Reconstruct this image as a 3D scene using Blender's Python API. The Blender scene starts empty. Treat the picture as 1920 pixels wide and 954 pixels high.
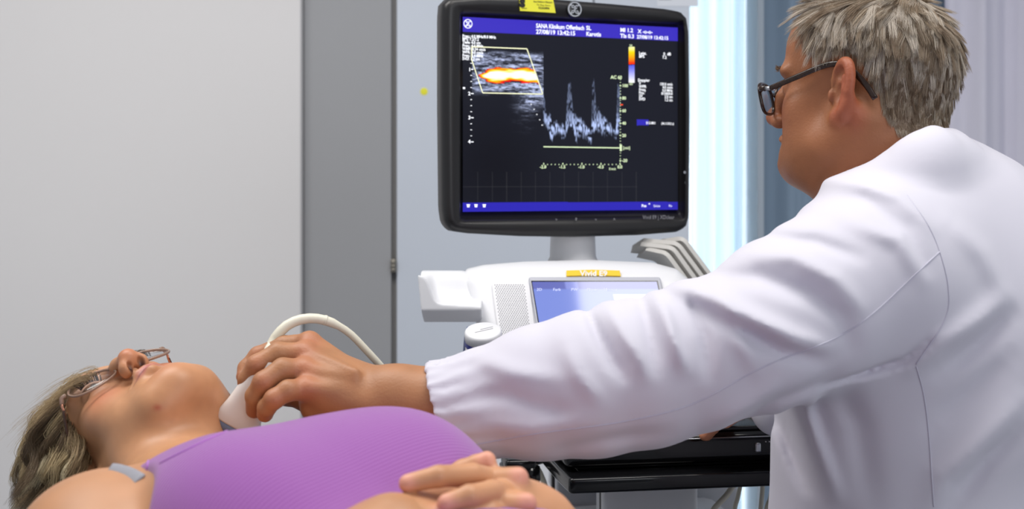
import bpy, bmesh, math, random
import numpy as np
from mathutils import Vector, Matrix
from mathutils.bvhtree import BVHTree
random.seed(7)
rng = np.random.default_rng(7)
C = bpy.context.scene.collection
scene = bpy.context.scene

# ------------------------------------------------------------------ camera, world, lights, exposure
FPX = 2400.0            # focal length in pixels of the 1920 px wide frame
EYE = 1.17              # camera height; level camera, frame shifted down
cam_d = bpy.data.cameras.new('camera')
cam = bpy.data.objects.new('camera', cam_d); C.objects.link(cam)
cam.location = (0, 0, EYE); cam.rotation_euler = (math.pi/2, 0, 0)
cam_d.sensor_width = 36; cam_d.lens = 36*FPX/1920
cam_d.shift_y = -(477-336)/1920
cam_d.clip_start = 0.05
cam_d.dof.use_dof = True; cam_d.dof.focus_distance = 1.50; cam_d.dof.aperture_fstop = 6.3
scene.camera = cam
scene.view_settings.view_transform = 'Standard'
scene.view_settings.look = 'None'
scene.view_settings.gamma = 1
scene.view_settings.use_curve_mapping = False
scene.view_settings.exposure = 0.0
try:
    scene.cycles.use_denoising = True
    scene.cycles.max_bounces = 6
    scene.cycles.transparent_max_bounces = 8
except Exception: pass
world = bpy.data.worlds.new('world'); scene.world = world
world.use_nodes = True
world.node_tree.nodes['Background'].inputs[0].default_value = (0.90, 0.94, 1.0, 1)
world.node_tree.nodes['Background'].inputs[1].default_value = 0.52

def area_light(name, loc, target, sx, sy, power, col):
    l = bpy.data.lights.new(name, 'AREA'); l.shape = 'RECTANGLE'; l.size = sx; l.size_y = sy
    l.energy = power; l.color = col
    o = bpy.data.objects.new(name, l); C.objects.link(o); o.location = loc
    o.rotation_euler = (Vector(target)-Vector(loc)).to_track_quat('-Z', 'Y').to_euler()
    return o
def added_lamp_light(x, y, power):
    o = area_light('added_ceiling_light', (x, y, 2.57), (x, y, 0), 1.2, 0.6, power, (1.0, 0.97, 0.93)); o.rotation_euler = (0, 0, 0)
# daylight through the windows behind the camera, and unseen ceiling lamps added for their light
area_light('window_daylight', (1.9, -1.6, 1.9), (0.1, 1.6, 1.0), 1.8, 1.5, 24, (0.93, 0.96, 1.0))
added_lamp_light(-0.95, 1.5, 29)  # added out of view to brighten the left wall and background
added_lamp_light(0.55, 1.10, 21)  # added out of view, placed so its reflection glares on the touch screen

# ------------------------------------------------------------------ helpers
def W(px, py, d):
    """point seen at a pixel of the 1920x954 frame, at a measured distance d"""
    return np.array([(px-960)*d/FPX, d, EYE-(py-336)*d/FPX])
def on_plane(px, py, p0, n):
    r = np.array([(px-960)/FPX, 1.0, -(py-336)/FPX]); o = np.array([0, 0, EYE])
    t = np.dot(np.array(p0)-o, n)/np.dot(r, n)
    return o+r*t
def srgb(r, g, b, a=1.0):
    f = lambda c: (c/255/12.92 if c/255 <= 0.04045 else ((c/255+0.055)/1.055)**2.4)
    return (f(r), f(g), f(b), a)
def unit(v): v = np.array(v, float); return v/np.linalg.norm(v)

def mat(name, col, rough=0.5, metal=0.0, spec=0.5, sss=0.0, sss_r=(1, .3, .15), trans=0.0, coat=0.0, emit=None, estr=0.0, attr=None,
        noise=None, bump=None, sheen=0.0, alpha=1.0, ior=1.45):
    m = bpy.data.materials.new(name); m.use_nodes = True
    nt = m.node_tree; b = nt.nodes['Principled BSDF']
    b.inputs['Base Color'].default_value = col
    b.inputs['Roughness'].default_value = rough; b.inputs['Metallic'].default_value = metal
    b.inputs['Specular IOR Level'].default_value = spec; b.inputs['IOR'].default_value = ior
    b.inputs['Transmission Weight'].default_value = trans; b.inputs['Coat Weight'].default_value = coat
    b.inputs['Coat Roughness'].default_value = 0.08; b.inputs['Sheen Weight'].default_value = sheen
    b.inputs['Alpha'].default_value = alpha
    if sss: 
        b.inputs['Subsurface Weight'].default_value = sss; b.inputs['Subsurface Radius'].default_value = sss_r
        b.inputs['Subsurface Scale'].default_value = 0.006
    src = None
    if attr:
        a = nt.nodes.new('ShaderNodeAttribute'); a.attribute_name = attr; src = a.outputs['Color']
    if noise:   # (scale, amount, stretch)
        tc = nt.nodes.new('ShaderNodeTexCoord'); mp = nt.nodes.new('ShaderNodeMapping'); mp.inputs['Scale'].default_value = noise[2]
        n = nt.nodes.new('ShaderNodeTexNoise'); n.inputs['Scale'].default_value = noise[0]; n.inputs['Detail'].default_value = 5
        nt.links.new(tc.outputs['Object'], mp.inputs[0]); nt.links.new(mp.outputs[0], n.inputs['Vector'])
        mr = nt.nodes.new('ShaderNodeMapRange'); mr.inputs['To Min'].default_value = 1-noise[1]; mr.inputs['To Max'].default_value = 1+noise[1]
        nt.links.new(n.outputs[0], mr.inputs[0])
        mx = nt.nodes.new('ShaderNodeVectorMath'); mx.operation = 'SCALE'
        if src is not None: nt.links.new(src, mx.inputs[0])
        else: mx.inputs[0].default_value = col[:3]
        nt.links.new(mr.outputs[0], mx.inputs['Scale']); src = mx.outputs[0]
    if src is not None: nt.links.new(src, b.inputs['Base Color'])
    if bump:    # (kind, scale, strength, distance)
        tc = nt.nodes.new('ShaderNodeTexCoord')
        if bump[0] == 'wave':
            t = nt.nodes.new('ShaderNodeTexWave'); t.inputs['Scale'].default_value = bump[1]; t.inputs['Distortion'].default_value = 0.6
            t.inputs['Detail'].default_value = 1; t.bands_direction = bump[4]
            mp = nt.nodes.new('ShaderNodeMapping'); mp.inputs['Rotation'].default_value = bump[5]
            nt.links.new(tc.outputs['Object'], mp.inputs[0]); nt.links.new(mp.outputs[0], t.inputs['Vector'])
            out = t.outputs['Fac']
        else:
            t = nt.nodes.new('ShaderNodeTexNoise'); t.inputs['Scale'].default_value = bump[1]; t.inputs['Detail'].default_value = 4
            nt.links.new(tc.outputs['Object'], t.inputs['Vector']); out = t.outputs[0]
        bp = nt.nodes.new('ShaderNodeBump'); bp.inputs['Strength'].default_value = bump[2]; bp.inputs['Distance'].default_value = bump[3]
        nt.links.new(out, bp.inputs['Height']); nt.links.new(bp.outputs[0], b.inputs['Normal'])
    if emit is not None:
        b.inputs['Emission Color'].default_value = emit; b.inputs['Emission Strength'].default_value = estr
        if attr and emit == 'attr': pass
    return m
def emit_attr(name, attr, strength, rough=0.25, spec=0.10):
    m = mat(name, (0.006, 0.006, 0.008, 1), rough, spec=spec)
    nt = m.node_tree; a = nt.nodes.new('ShaderNodeAttribute'); a.attribute_name = attr
    b = nt.nodes['Principled BSDF']; nt.links.new(a.outputs['Color'], b.inputs['Emission Color']); b.inputs['Emission Strength'].default_value = strength
    return m

def mesh_np(name, V, F, m=None, parent=None, smooth=True, cols=None, cname='col'):
    """numpy verts + face array (k per row, or list of ragged tuples) -> ONE mesh object"""
    V = np.asarray(V, np.float32)
    me = bpy.data.meshes.new(name)
    if isinstance(F, np.ndarray):
        nf, k = F.shape
        me.vertices.add(len(V)); me.vertices.foreach_set('co', V.ravel())
        me.loops.add(nf*k); me.loops.foreach_set('vertex_index', F.astype(np.int32).ravel())
        me.polygons.add(nf); me.polygons.foreach_set('loop_start', (np.arange(nf)*k).astype(np.int32))
        me.update(calc_edges=True); me.validate()
    else:
        me.from_pydata([tuple(v) for v in V.tolist()], [], [tuple(int(i) for i in f) for f in F])
    if cols is not None:
        a = me.color_attributes.new(cname, 'FLOAT_COLOR', 'POINT')
        c = np.ones((len(V), 4), np.float32); c[:, :3] = cols
        a.data.foreach_set('color', c.ravel())
    me.polygons.foreach_set('use_smooth', [bool(smooth)]*len(me.polygons))
    if m: me.materials.append(m)
    o = bpy.data.objects.new(name, me); C.objects.link(o)
    if parent: o.parent = parent; o.matrix_parent_inverse = parent.matrix_world.inverted() if parent.type == 'EMPTY' else Matrix()
    return o
def thing(name, label, cat, loc=(0, 0, 0), group=None):
    o = bpy.data.objects.new(name, None); C.objects.link(o); o.location = loc
    o.empty_display_size = 0.05; o['label'] = label; o['category'] = cat
    if group: o['group'] = group
    bpy.context.view_layer.update()
    return o
def tag(o, label, cat, group=None):
    o['label'] = label; o['category'] = cat
    if group: o['group'] = group
    return o
def struct(o): o['kind'] = 'structure'; return o

class MB:
    """collects shapes into one mesh"""
    def __init__(s): s.V = []; s.F = []; s.n = 0; s.c = []
    def add(s, V, F, col=None):
        V = np.asarray(V, float); s.V.append(V); s.F += [tuple(int(i)+s.n for i in f) for f in F]; s.n += len(V)
        s.c.append(np.tile(np.array(col[:3] if col is not None else (1, 1, 1), float), (len(V), 1)))
        return s
    def box(s, c, size, R=None, bev=0.0, col=None):
        bm = bmesh.new(); bmesh.ops.create_cube(bm, size=1)
        bmesh.ops.scale(bm, vec=size, verts=bm.verts)
        if bev: bmesh.ops.bevel(bm, geom=list(bm.edges), offset=bev, segments=3, affect='EDGES', profile=0.5)
        V = np.array([v.co[:] for v in bm.verts]); bm.verts.index_update(); F = [[v.index for v in f.verts] for f in bm.faces]; bm.free()
        if R is not None: V = V@np.array(R).T
        return s.add(V+np.array(c), F, col)
    def tube(s, pts, r, sides=10, caps=True, col=None, sq=(1, 1), up=None, closed=False):
        V, F = sweep(pts, r, sides, caps, sq, up, closed); return s.add(V, F, col)
    def build(s, name, m, parent=None, smooth=True, cname='col'):
        V = np.concatenate(s.V)
        return mesh_np(name, V, s.F, m, parent, smooth, np.concatenate(s.c), cname)

def resample(P, n):
    P = np.array(P, float)
    # Catmull-Rom then arc-length resample
    Q = np.vstack([2*P[0]-P[1], P, 2*P[-1]-P[-2]]); out = []
    for i in range(1, len(Q)-2):
        t = np.linspace(0, 1, 16, endpoint=False)[:, None]
        a, b, c, d = Q[i-1], Q[i], Q[i+1], Q[i+2]
        out.append(0.5*((2*b)+(-a+c)*t+(2*a-5*b+4*c-d)*t**2+(-a+3*b-3*c+d)*t**3))
    out = np.vstack(out+[P[-1:]])
    L = np.concatenate([[0], np.cumsum(np.linalg.norm(np.diff(out, axis=0), axis=1))])
    s = np.linspace(0, L[-1], n)
    return np.stack([np.interp(s, L, out[:, k]) for k in range(out.shape[1])], 1)
def sweep(pts, r, sides=10, caps=True, sq=(1, 1), up=None, closed=False):
    P = np.array(pts, float); n = len(P); r = np.broadcast_to(np.array(r, float), (n,))
    T = np.gradient(P, axis=0) if not closed else (np.roll(P, -1, 0)-np.roll(P, 1, 0))
    T /= np.linalg.norm(T, axis=1)[:, None]+1e-12
    if up is None:
        up0 = np.array([0, 0, 1.]) if abs(T[0][2]) < 0.9 else np.array([1., 0, 0])
        N = np.cross(T[0], up0); N /= np.linalg.norm(N); Ns = [N]
        for i in range(1, n):
            v = Ns[-1]-T[i]*np.dot(Ns[-1], T[i]); Ns.append(v/np.linalg.norm(v))
        Ns = np.array(Ns)
    else:
        Ns = np.cross(T, np.array(up, float)); Ns /= np.linalg.norm(Ns, axis=1)[:, None]+1e-12
    B = np.cross(T, Ns)
    a = np.linspace(0, 2*np.pi, sides, endpoint=False)+(np.pi/4 if sides == 4 else 0)
    V = (P[:, None]+(Ns[:, None]*np.cos(a)[None, :, None]*sq[0]+B[:, None]*np.sin(a)[None, :, None]*sq[1])*r[:, None, None]).reshape(-1, 3)
    F = []
    m = n if closed else n-1
    for i in range(m):
        i2 = (i+1) % n
        for j in range(sides):
            k = (j+1) % sides
            F.append((i*sides+j, i*sides+k, i2*sides+k, i2*sides+j))
    if caps and not closed:
        F.append(tuple(range(sides))[::-1]); F.append(tuple((n-1)*sides+j for j in range(sides)))
    return V, F
def loft(loops, cap0=True, cap1=True):
    """loops: list of (N,3) arrays"""
    N = len(loops[0]); V = np.vstack(loops); F = []
    for i in range(len(loops)-1):
        for j in range(N):
            k = (j+1) % N
            F.append((i*N+j, i*N+k, (i+1)*N+k, (i+1)*N+j))
    if cap0: F.append(tuple(range(N))[::-1])
    if cap1: F.append(tuple((len(loops)-1)*N+j for j in range(N)))
    return V, F
def inset(P, d):
    """offset a closed counter-clockwise 2D loop inward by d"""
    P = np.array(P, float); a = P-np.roll(P, 1, 0); b = np.roll(P, -1, 0)-P
    t = a/(np.linalg.norm(a, axis=1)[:, None]+1e-9)+b/(np.linalg.norm(b, axis=1)[:, None]+1e-9)
    t /= np.linalg.norm(t, axis=1)[:, None]+1e-9
    return P+np.stack([-t[:, 1], t[:, 0]], 1)*d
def ccw(P):
    P = np.array(P, float); x, y = P[:, 0], P[:, 1]
    return P if (x*np.roll(y, -1)-np.roll(x, -1)*y).sum() > 0 else P[::-1]
def round_poly(P, r, k=6):
    """round the corners of a polygon"""
    P = ccw(P); n = len(P); out = []; r = np.broadcast_to(r, (n,))
    for i in range(n):
        p = P[i]; a = P[i-1]-p; b = P[(i+1) % n]-p; la, lb = np.linalg.norm(a), np.linalg.norm(b)
        d = min(r[i], la*.45, lb*.45); A = p+a/la*d; B = p+b/lb*d
        for t in np.linspace(0, 1, k): out.append((1-t)**2*A+2*t*(1-t)*p+t*t*B)
    return np.array(out)
def slab(P, to3, d0, d1, bev, steps=4):
    """closed 2D loop extruded from depth d0 (front) to d1 with rounded front and back edges; to3(P2, depth)->3D"""
    P = ccw(P); L = []
    for t in np.linspace(0, np.pi/2, steps): L.append(to3(inset(P, bev*(1-np.sin(t))), d0+bev*(1-np.cos(t))))
    for t in np.linspace(0, np.pi/2, steps): L.append(to3(inset(P, bev*(1-np.cos(t))), d1-bev*(1-np.sin(t))))
    return loft(L)

# ---- smooth distance-field modelling: bodies and cloth are grown as one continuous surface
class Field:
    def __init__(s, lo, hi, h):
        s.lo = np.array(lo, float); s.h = h
        s.n = np.ceil((np.array(hi)-s.lo)/h).astype(int)+1
        s.F = np.full(s.n, 0.08, np.float32)
        s.ax = [(s.lo[i]+np.arange(s.n[i])*h).astype(np.float32) for i in range(3)]
    def _sl(s, lo, hi):
        i0 = np.clip(np.floor((np.array(lo)-s.lo)/s.h).astype(int), 0, s.n-1); i1 = np.clip(np.ceil((np.array(hi)-s.lo)/s.h).astype(int)+1, 1, s.n)
        return tuple(slice(a, max(b, a)) for a, b in zip(i0, i1))
    def _pts(s, sl):
        return s.ax[0][sl[0]][:, None, None], s.ax[1][sl[1]][None, :, None], s.ax[2][sl[2]][None, None, :]
    def _apply(s, sl, d, k, op):
        A = s.F[sl]
        if op == 's': d = -d
        if op == 'i' or op == 's':
            if k > 0: h = np.maximum(k-np.abs(A-d), 0)/k; A[...] = np.maximum(A, d)+h*h*k*0.25
            else: np.maximum(A, d, out=A)
        else:
            if k > 0: h = np.maximum(k-np.abs(A-d), 0)/k; A[...] = np.minimum(A, d)-h*h*k*0.25
            else: np.minimum(A, d, out=A)
    def cone(s, a, b, ra, rb, k=0.01, op='u'):
        a = np.array(a, float); b = np.array(b, float); R = max(ra, rb)+k+0.03
        sl = s._sl(np.minimum(a, b)-R, np.maximum(a, b)+R)
        if any(q.stop <= q.start for q in sl): return s
        x, y, z = s._pts(sl); ba = b-a; L = float(ba@ba)+1e-12
        t = np.clip(((x-a[0])*ba[0]+(y-a[1])*ba[1]+(z-a[2])*ba[2])/L, 0, 1)
        d = np.sqrt((x-a[0]-t*ba[0])**2+(y-a[1]-t*ba[1])**2+(z-a[2]-t*ba[2])**2)-(ra+(rb-ra)*t)
        s._apply(sl, d.astype(np.float32), k, op); return s
    def chain(s, P, r, k=0.01, op='u'):
        r = np.broadcast_to(r, (len(P),))
        for i in range(len(P)-1): s.cone(P[i], P[i+1], r[i], r[i+1], k, op)
        return s
    def ell(s, c, r, R=None, k=0.01, op='u'):
        c = np.array(c, float); r = np.array(r, float)
        ext = (np.abs(R)@r if R is not None else r)+k+0.03
        sl = s._sl(c-ext, c+ext)
        if any(q.stop <= q.start for q in sl): return s
        x, y, z = s._pts(sl); x = x-c[0]; y = y-c[1]; z = z-c[2]
        if R is not None:   # R columns are the local axes
            u = x*R[0, 0]+y*R[1, 0]+z*R[2, 0]; v = x*R[0, 1]+y*R[1, 1]+z*R[2, 1]; w = x*R[0, 2]+y*R[1, 2]+z*R[2, 2]
        else: u, v, w = x, y, z
        k0 = np.sqrt((u/r[0])**2+(v/r[1])**2+(w/r[2])**2); k1 = np.sqrt((u/r[0]**2)**2+(v/r[1]**2)**2+(w/r[2]**2)**2)+1e-9
        s._apply(sl, (k0*(k0-1)/k1).astype(np.float32), k, op); return s
    def func(s, fn, k=0.0, op='i', lo=None, hi=None):
        sl = s._sl(lo if lo is not None else s.lo, hi if hi is not None else s.lo+s.n*s.h)
        x, y, z = s._pts(sl); s._apply(sl, np.broadcast_to(fn(x, y, z), s.F[sl].shape).astype(np.float32), k, op); return s
    def disp(s, fn):
        x, y, z = s._pts(s._sl(s.lo, s.lo+s.n*s.h)); s.F += fn(x, y, z).astype(np.float32); return s
    def mesh(s, smooth=1, iso=0.0):
        F = s.F-iso
        F[0] = F[-1] = 0.05; F[:, 0] = F[:, -1] = 0.05; F[:, :, 0] = F[:, :, -1] = 0.05
        ins = F < 0
        n = F.shape; 
        c = np.zeros((n[0]-1, n[1]-1, n[2]-1), np.int8)
        for i in (0, 1):
            for j in (0, 1):
                for k in (0, 1): c += ins[i:n[0]-1+i, j:n[1]-1+j, k:n[2]-1+k]
        act = (c > 0) & (c < 8); idx = np.argwhere(act); vid = np.full(act.shape, -1, np.int64); vid[act] = np.arange(len(idx))
        acc = np.zeros((len(idx), 3)); cnt = np.zeros(len(idx))
        I, J, K = idx.T
        for ax in range(3):
            for u in (0, 1):
                for v in (0, 1):
                    o = [0, 0, 0]; oth = [a for a in range(3) if a != ax]; o[oth[0]] = u; o[oth[1]] = v
                    p = list(o); p[ax] = 1
                    f0 = F[I+o[0], J+o[1], K+o[2]]; f1 = F[I+p[0], J+p[1], K+p[2]]
                    m = (f0 < 0) != (f1 < 0); t = np.where(m, f0/(f0-f1+1e-20), 0)
                    q = np.tile(np.array(o, float), (len(idx), 1)); q[:, ax] = t
                    acc[m] += q[m]; cnt[m] += 1
        V = (idx+acc/cnt[:, None])*s.h+s.lo
        quads = []
        for ax in range(3):
            b, c2 = [(1, 2), (2, 0), (0, 1)][ax]
            sa = [slice(1, n[0]-1), slice(1, n[1]-1), slice(1, n[2]-1)]; sa[ax] = slice(0, n[ax]-1); sb = list(sa); sb[ax] = slice(1, n[ax])
            A = ins[tuple(sa)]; B = ins[tuple(sb)]; E = np.argwhere(A != B)
            if not len(E): continue
            flip = A[tuple(E.T)]
            off = np.array([x.start for x in sa]); E = E+off
            def g(db, dc):
                e = E.copy(); e[:, b] -= db; e[:, c2] -= dc; return vid[e[:, 0], e[:, 1], e[:, 2]]
            q = np.stack([g(1, 1), g(0, 1), g(0, 0), g(1, 0)], 1)
            q[~flip] = q[~flip][:, ::-1]; quads.append(q)
        Q = np.concatenate(quads)
        e = np.concatenate([Q[:, [0, 1]], Q[:, [1, 2]], Q[:, [2, 3]], Q[:, [3, 0]]])
        for it in range(smooth):
            for lam in (0.5, -0.52) if smooth > 1 else (0.5,):
                S = np.zeros_like(V); N = np.bincount(e.ravel(), minlength=len(V))
                for a in range(3):
                    S[:, a] = np.bincount(e[:, 0], V[e[:, 1], a], len(V))+np.bincount(e[:, 1], V[e[:, 0], a], len(V))
                V = V+lam*(S/np.maximum(N, 1)[:, None]-V)
        return V, Q
def normals(V, Q):
    n = np.cross(V[Q[:, 2]]-V[Q[:, 0]], V[Q[:, 3]]-V[Q[:, 1]]); N = np.zeros_like(V)
    for i in range(4):
        for a in range(3): N[:, a] += np.bincount(Q[:, i], n[:, a], len(V))
    return N/(np.linalg.norm(N, axis=1)[:, None]+1e-12)
def gauss(V, c, r): return np.exp(-(((V-np.array(c))/np.array(r))**2).sum(1))
def blend(col, c, w): return col*(1-w[:, None])+np.array(c[:3])[None]*w[:, None]
def vnoise(P, scale, seed=0):
    """cheap smooth value noise in 3D"""
    r = np.random.default_rng(seed).random((32, 32, 32)); p = P*scale; i = np.floor(p).astype(int); f = p-i; f = f*f*(3-2*f); o = 0
    for a in (0, 1):
        for b in (0, 1):
            for c in (0, 1):
                w = (f[..., 0] if a else 1-f[..., 0])*(f[..., 1] if b else 1-f[..., 1])*(f[..., 2] if c else 1-f[..., 2])
                o = o+w*r[(i[..., 0]+a) % 32, (i[..., 1]+b) % 32, (i[..., 2]+c) % 32]
    return o
def strands(roots, paths, widths, cols, name, m, parent):
    """paths (N,K,3): tapered three-sided hairs in one mesh"""
    N, K, _ = paths.shape
    T = np.gradient(paths, axis=1); T /= np.linalg.norm(T, axis=2)[..., None]+1e-9
    ref = np.array([.3, -.8, .5]); A = np.cross(T, ref); A /= np.linalg.norm(A, axis=2)[..., None]+1e-9; B = np.cross(T, A)
    taper = np.linspace(1, 0.12, K)**0.7
    V = []
    for a in (0, 2*np.pi/3, 4*np.pi/3):
        V.append(paths+(A*np.cos(a)+B*np.sin(a))*(widths[:, None]*taper[None])[..., None])
    V = np.stack(V, 2)            # N,K,3sides,3
    base = (np.arange(N)*K*3)[:, None, None]; k = (np.arange(K-1)*3)[None, :, None]; j = np.arange(3)[None, None, :]; j2 = (j+1) % 3
    Q = np.stack([base+k+j, base+k+j2, base+k+3+j2, base+k+3+j], -1).reshape(-1, 4)
    c = np.repeat(cols, K*3, axis=0)
    return V.reshape(-1, 3), Q, c
def join_arrays(parts):
    Vs, Qs, Cs, n = [], [], [], 0
    for V, Q, c in parts: Vs.append(V); Qs.append(Q+n); Cs.append(c); n += len(V)
    return np.concatenate(Vs), np.concatenate(Qs), np.concatenate(Cs)
def text_geo(s, size, bold=0.0, align='LEFT'):
    """outline of a string as triangles in the local XY plane"""
    cu = bpy.data.curves.new('t', 'FONT'); cu.body = s; cu.size = size; cu.offset = bold; cu.align_x = align; cu.resolution_u = 2
    o = bpy.data.objects.new('t', cu); C.objects.link(o); dg = bpy.context.evaluated_depsgraph_get()
    me = bpy.data.meshes.new_from_object(o.evaluated_get(dg)); V = np.array([v.co[:] for v in me.vertices]).reshape(-1, 3); F = [list(p.vertices) for p in me.polygons]
    bpy.data.objects.remove(o); bpy.data.curves.remove(cu); bpy.data.meshes.remove(me)
    return V, F
# ------------------------------------------------------------------ heads
class Frame:
    def __init__(s, H, L, U, Fw, sc=1.0):
        s.H = np.array(H, float); s.R = np.stack([unit(L), unit(U), unit(Fw)], 1); s.s = sc
    def w(s, *p):
        p = np.array(p if len(p) > 1 else p[0], float); return (p*s.s)@s.R.T+s.H
    def l(s, V): return ((np.asarray(V)-s.H)@s.R)/s.s
def head(f, fr, sc_fat=0.0, ears=(1, -1), eye_open=1.0, male=True, nz=1.0, cy=0.0):
    e = lambda c, r, k=0.012, op='u', rot=None: f.ell(fr.w(c), np.array(r)*fr.s, fr.R if rot is None else fr.R@rot, k*fr.s, op)
    c = lambda P, r, k=0.01, op='u': f.chain([fr.w(p) for p in P], np.array(r)*fr.s, k*fr.s, op)
    e((0, .040, -.012), (.077, .084, .098), .0)
    e((0, .055, .035), (.064, .058, .055), .03)
    e((0, -.020, .030), (.062, .082, .055), .03)
    fat = sc_fat
    for s in (1, -1):
        c([(s*.060, -.040, -.002), (s*.052, -.075+cy*.6, .020), (s*.026, -.098+cy, .062), (0, -.104+cy, .074)], [.016+fat, .017+fat, .0165+fat*.6, .017], .03)
        e((s*.041, -.022, .060), (.027, .026, .022), .022)           # cheekbone
        e((s*.040, -.058, .048), (.024+fat, .03, .026+fat*.5), .025)    # cheek
        e((s*.030, .026, .080), (.026, .008, .010), .016)            # brow
    e((0, -.070, .070), (.028, .024, .020), .02)                       # muzzle
    e((0, -.102+cy, .080), (.017, .014, .014), .014)                      # chin
    if fat: e((0, -.088, .030), (.048, .028, .040), .03)
    for s in (1, -1):
        e((s*.032, .004, .098), (.019, .0115, .015), .012, 's')
        e((s*.0315, .004, .0765), (.0135, .0125, .0125), .003)
    # nose
    c([(0, .020, .088), (0, -.004, .100), (0, -.026, .111-.003*(1-nz)/.12)], [.0085, .0085*nz, .0105*nz], .010)
    e((0, -.030, .112-.003*(1-nz)/.12), (.0115*nz, .0105*nz, .0115*nz), .008)
    for s in (1, -1): e((s*.0125*nz, -.035, .100), (.0085*nz, .0090*nz, .0115*nz), .006)
    for s in (1, -1): e((s*.0070, -.0440, .1035), (.0040, .0075, .0068), .0015, 's')
    e((0, -.048, .090), (.007, .008, .006), .006, 'u')
    # lips
    c([(-.023, -.0615, .083), (-.010, -.0570, .0925), (0, -.0575, .0940), (.010, -.0570, .0925), (.023, -.0615, .083)], [.003, .0055, .0055, .0055, .003], .006)
    c([(-.021, -.0650, .083), (0, -.0690, .0925), (.021, -.0650, .083)], [.003, .0068, .003], .006)
    c([(-.026, -.0628, .0865), (-.012, -.0618, .0990), (0, -.0630, .1010), (.012, -.0618, .0990), (.026, -.0628, .0865)], [.0012]*5, .004, 's')
    e((0, -.082+cy*.5, .0945), (.018, .006, .006), .010, 's')
    # ears
    for s in ears:
        nE = np.array([.78, 0, .625]); wE = np.array([.625, 0, -.78]); cE = np.array([.0825, .003, -.004])
        RE = np.stack([nE*[s, 1, 1], [0, 1, 0], wE*[s, 1, 1]], 1)
        f.ell(fr.w(cE*[s, 1, 1]), np.array((.0050, .0295, .0165))*fr.s, fr.R@RE, .005*fr.s)
        P = []
        for th in range(172, -78, -12):
            t = math.radians(th); q = cE+wE*(.0165*math.cos(t)-.003*math.sin(t)*0)+np.array([0, .0300*math.sin(t)+.001, -.003*math.sin(t)])+nE*(.0035 if th > -20 else .0015); P.append(q*[s, 1, 1])
        c(P, np.interp(range(len(P)), [0, 3, 8, 14, len(P)-1], [.0036, .0050, .0056, .0050, .0056]), .003)
        e((s*.0795, -.0295, .0045), (.0062, .0085, .0070), .006)
        q = cE+nE*.0085+wE*(-.002)+[0, -.006, 0]; f.ell(fr.w(q*[s, 1, 1]), np.array((.0095, .0150, .0092))*fr.s, fr.R@RE, .003*fr.s, 's')
        q = cE+nE*.0075+wE*(.000)+[0, .0165, 0]; f.ell(fr.w(q*[s, 1, 1]), np.array((.0065, .0085, .0100))*fr.s, fr.R@RE, .003*fr.s, 's')
        q = cE+nE*.004+[0, .008, 0]; c([(q+wE*.006+[0, .006, 0])*[s, 1, 1], (q+wE*.008+[0, -.008, 0])*[s, 1, 1], (q+wE*.004+[0, -.022, 0])*[s, 1, 1]], [.0030]*3, .004)
        e((s*.0765, -.004, .0125), (.0050, .0075, .0042), .004)
def skin_cols(V, fr, base, lip, blush, iris=(0.05, .035, .02)):
    p = fr.l(V); col = np.tile(np.array(base[:3]), (len(V), 1))
    n = vnoise(p, 55, 3)[:, None]*0.16+vnoise(p, 160, 4)[:, None]*0.08
    col = col*(0.90+n)
    for s in (1, -1):
        col = blend(col, blush, 0.55*gauss(p, (s*.043, -.028, .075), (.022, .02, .03)))
        col = blend(col, blush, 0.6*np.clip((np.abs(p[:, 0])-.0785)/.010, 0, 1)*np.exp(-(p[:, 1]/.045)**4-((p[:, 2]+.006)/.035)**4))
    col = blend(col, blush, 0.5*gauss(p, (0, -.03, .115), (.016, .014, .02)))
    col = blend(col, blush, 0.35*gauss(p, (0, -.10, .09), (.02, .014, .03)))
    w = np.clip(gauss(p, (0, -.0630, .094), (.0195, .0072, .014))*1.9-.35, 0, 1)
    col = blend(col, lip, 0.85*w)
    w = np.clip(gauss(p, (0, -.0630, .094), (.023, .0011, .02))*1.3, 0, 1); col = blend(col, np.array(lip[:3])*.35, w*.8)
    for s in (1, -1):
        col = blend(col, np.array(blush[:3])*.12, np.clip(gauss(p, (s*.0070, -.0420, .1010), (.0042, .0062, .008))*2.2-.5, 0, 1))  # shade inside the nostrils, darkened into the skin colour
        q = np.clip(gauss(p, (s*.0315, .003, .090), (.0115, .0030, .02))*2.6-1.2, 0, 1)
        col = blend(col, (.16, .12, .10), q)
        q = np.clip(gauss(p, (s*.0315, .003, .090), (.0056, .0050, .02))*3-1.2, 0, 1)*(np.abs(p[:, 1]-.003) < .0052)
        col = blend(col, iris, q)
    return col

# ------------------------------------------------------------------ materials
M = {}
M['skin_m'] = mat('tanned_skin', srgb(196, 132, 98), 0.50, attr='col', sss=0.05, bump=('noise', 380, 0.45, 0.0007))
M['skin_f'] = mat('fair_skin', srgb(222, 170, 135), 0.45, attr='col', sss=0.07, bump=('noise', 420, 0.12, 0.0004))
M['coat'] = mat('white_cotton', srgb(206, 204, 215), 0.85, spec=0.2, sheen=0.15, bump=('noise', 900, 0.08, 0.0003))
M['top'] = mat('purple_ribbed_knit', srgb(148, 88, 161), 0.85, spec=0.15, sheen=0.35, bump=('wave', 95, 0.30, 0.0012, 'X', (0, 0, math.radians(43))))
M['hair'] = mat('hair_strands', (.3, .25, .2, 1), 0.45, attr='hc', spec=0.5)
M['whitepl'] = mat('white_plastic', srgb(226, 227, 231), 0.38, noise=(6, .015, (1, 1, 1)))
M['greypl'] = mat('grey_plastic', srgb(176, 178, 184), 0.45, noise=(6, .02, (1, 1, 1)))
M['blackpl'] = mat('black_satin_plastic', srgb(27, 26, 28), 0.36, noise=(30, .08, (1, 1, 1)))
M['blackgl'] = mat('black_gloss_plastic', srgb(14, 14, 16), 0.12, noise=(20, .08, (1, 1, 1)))
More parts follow.
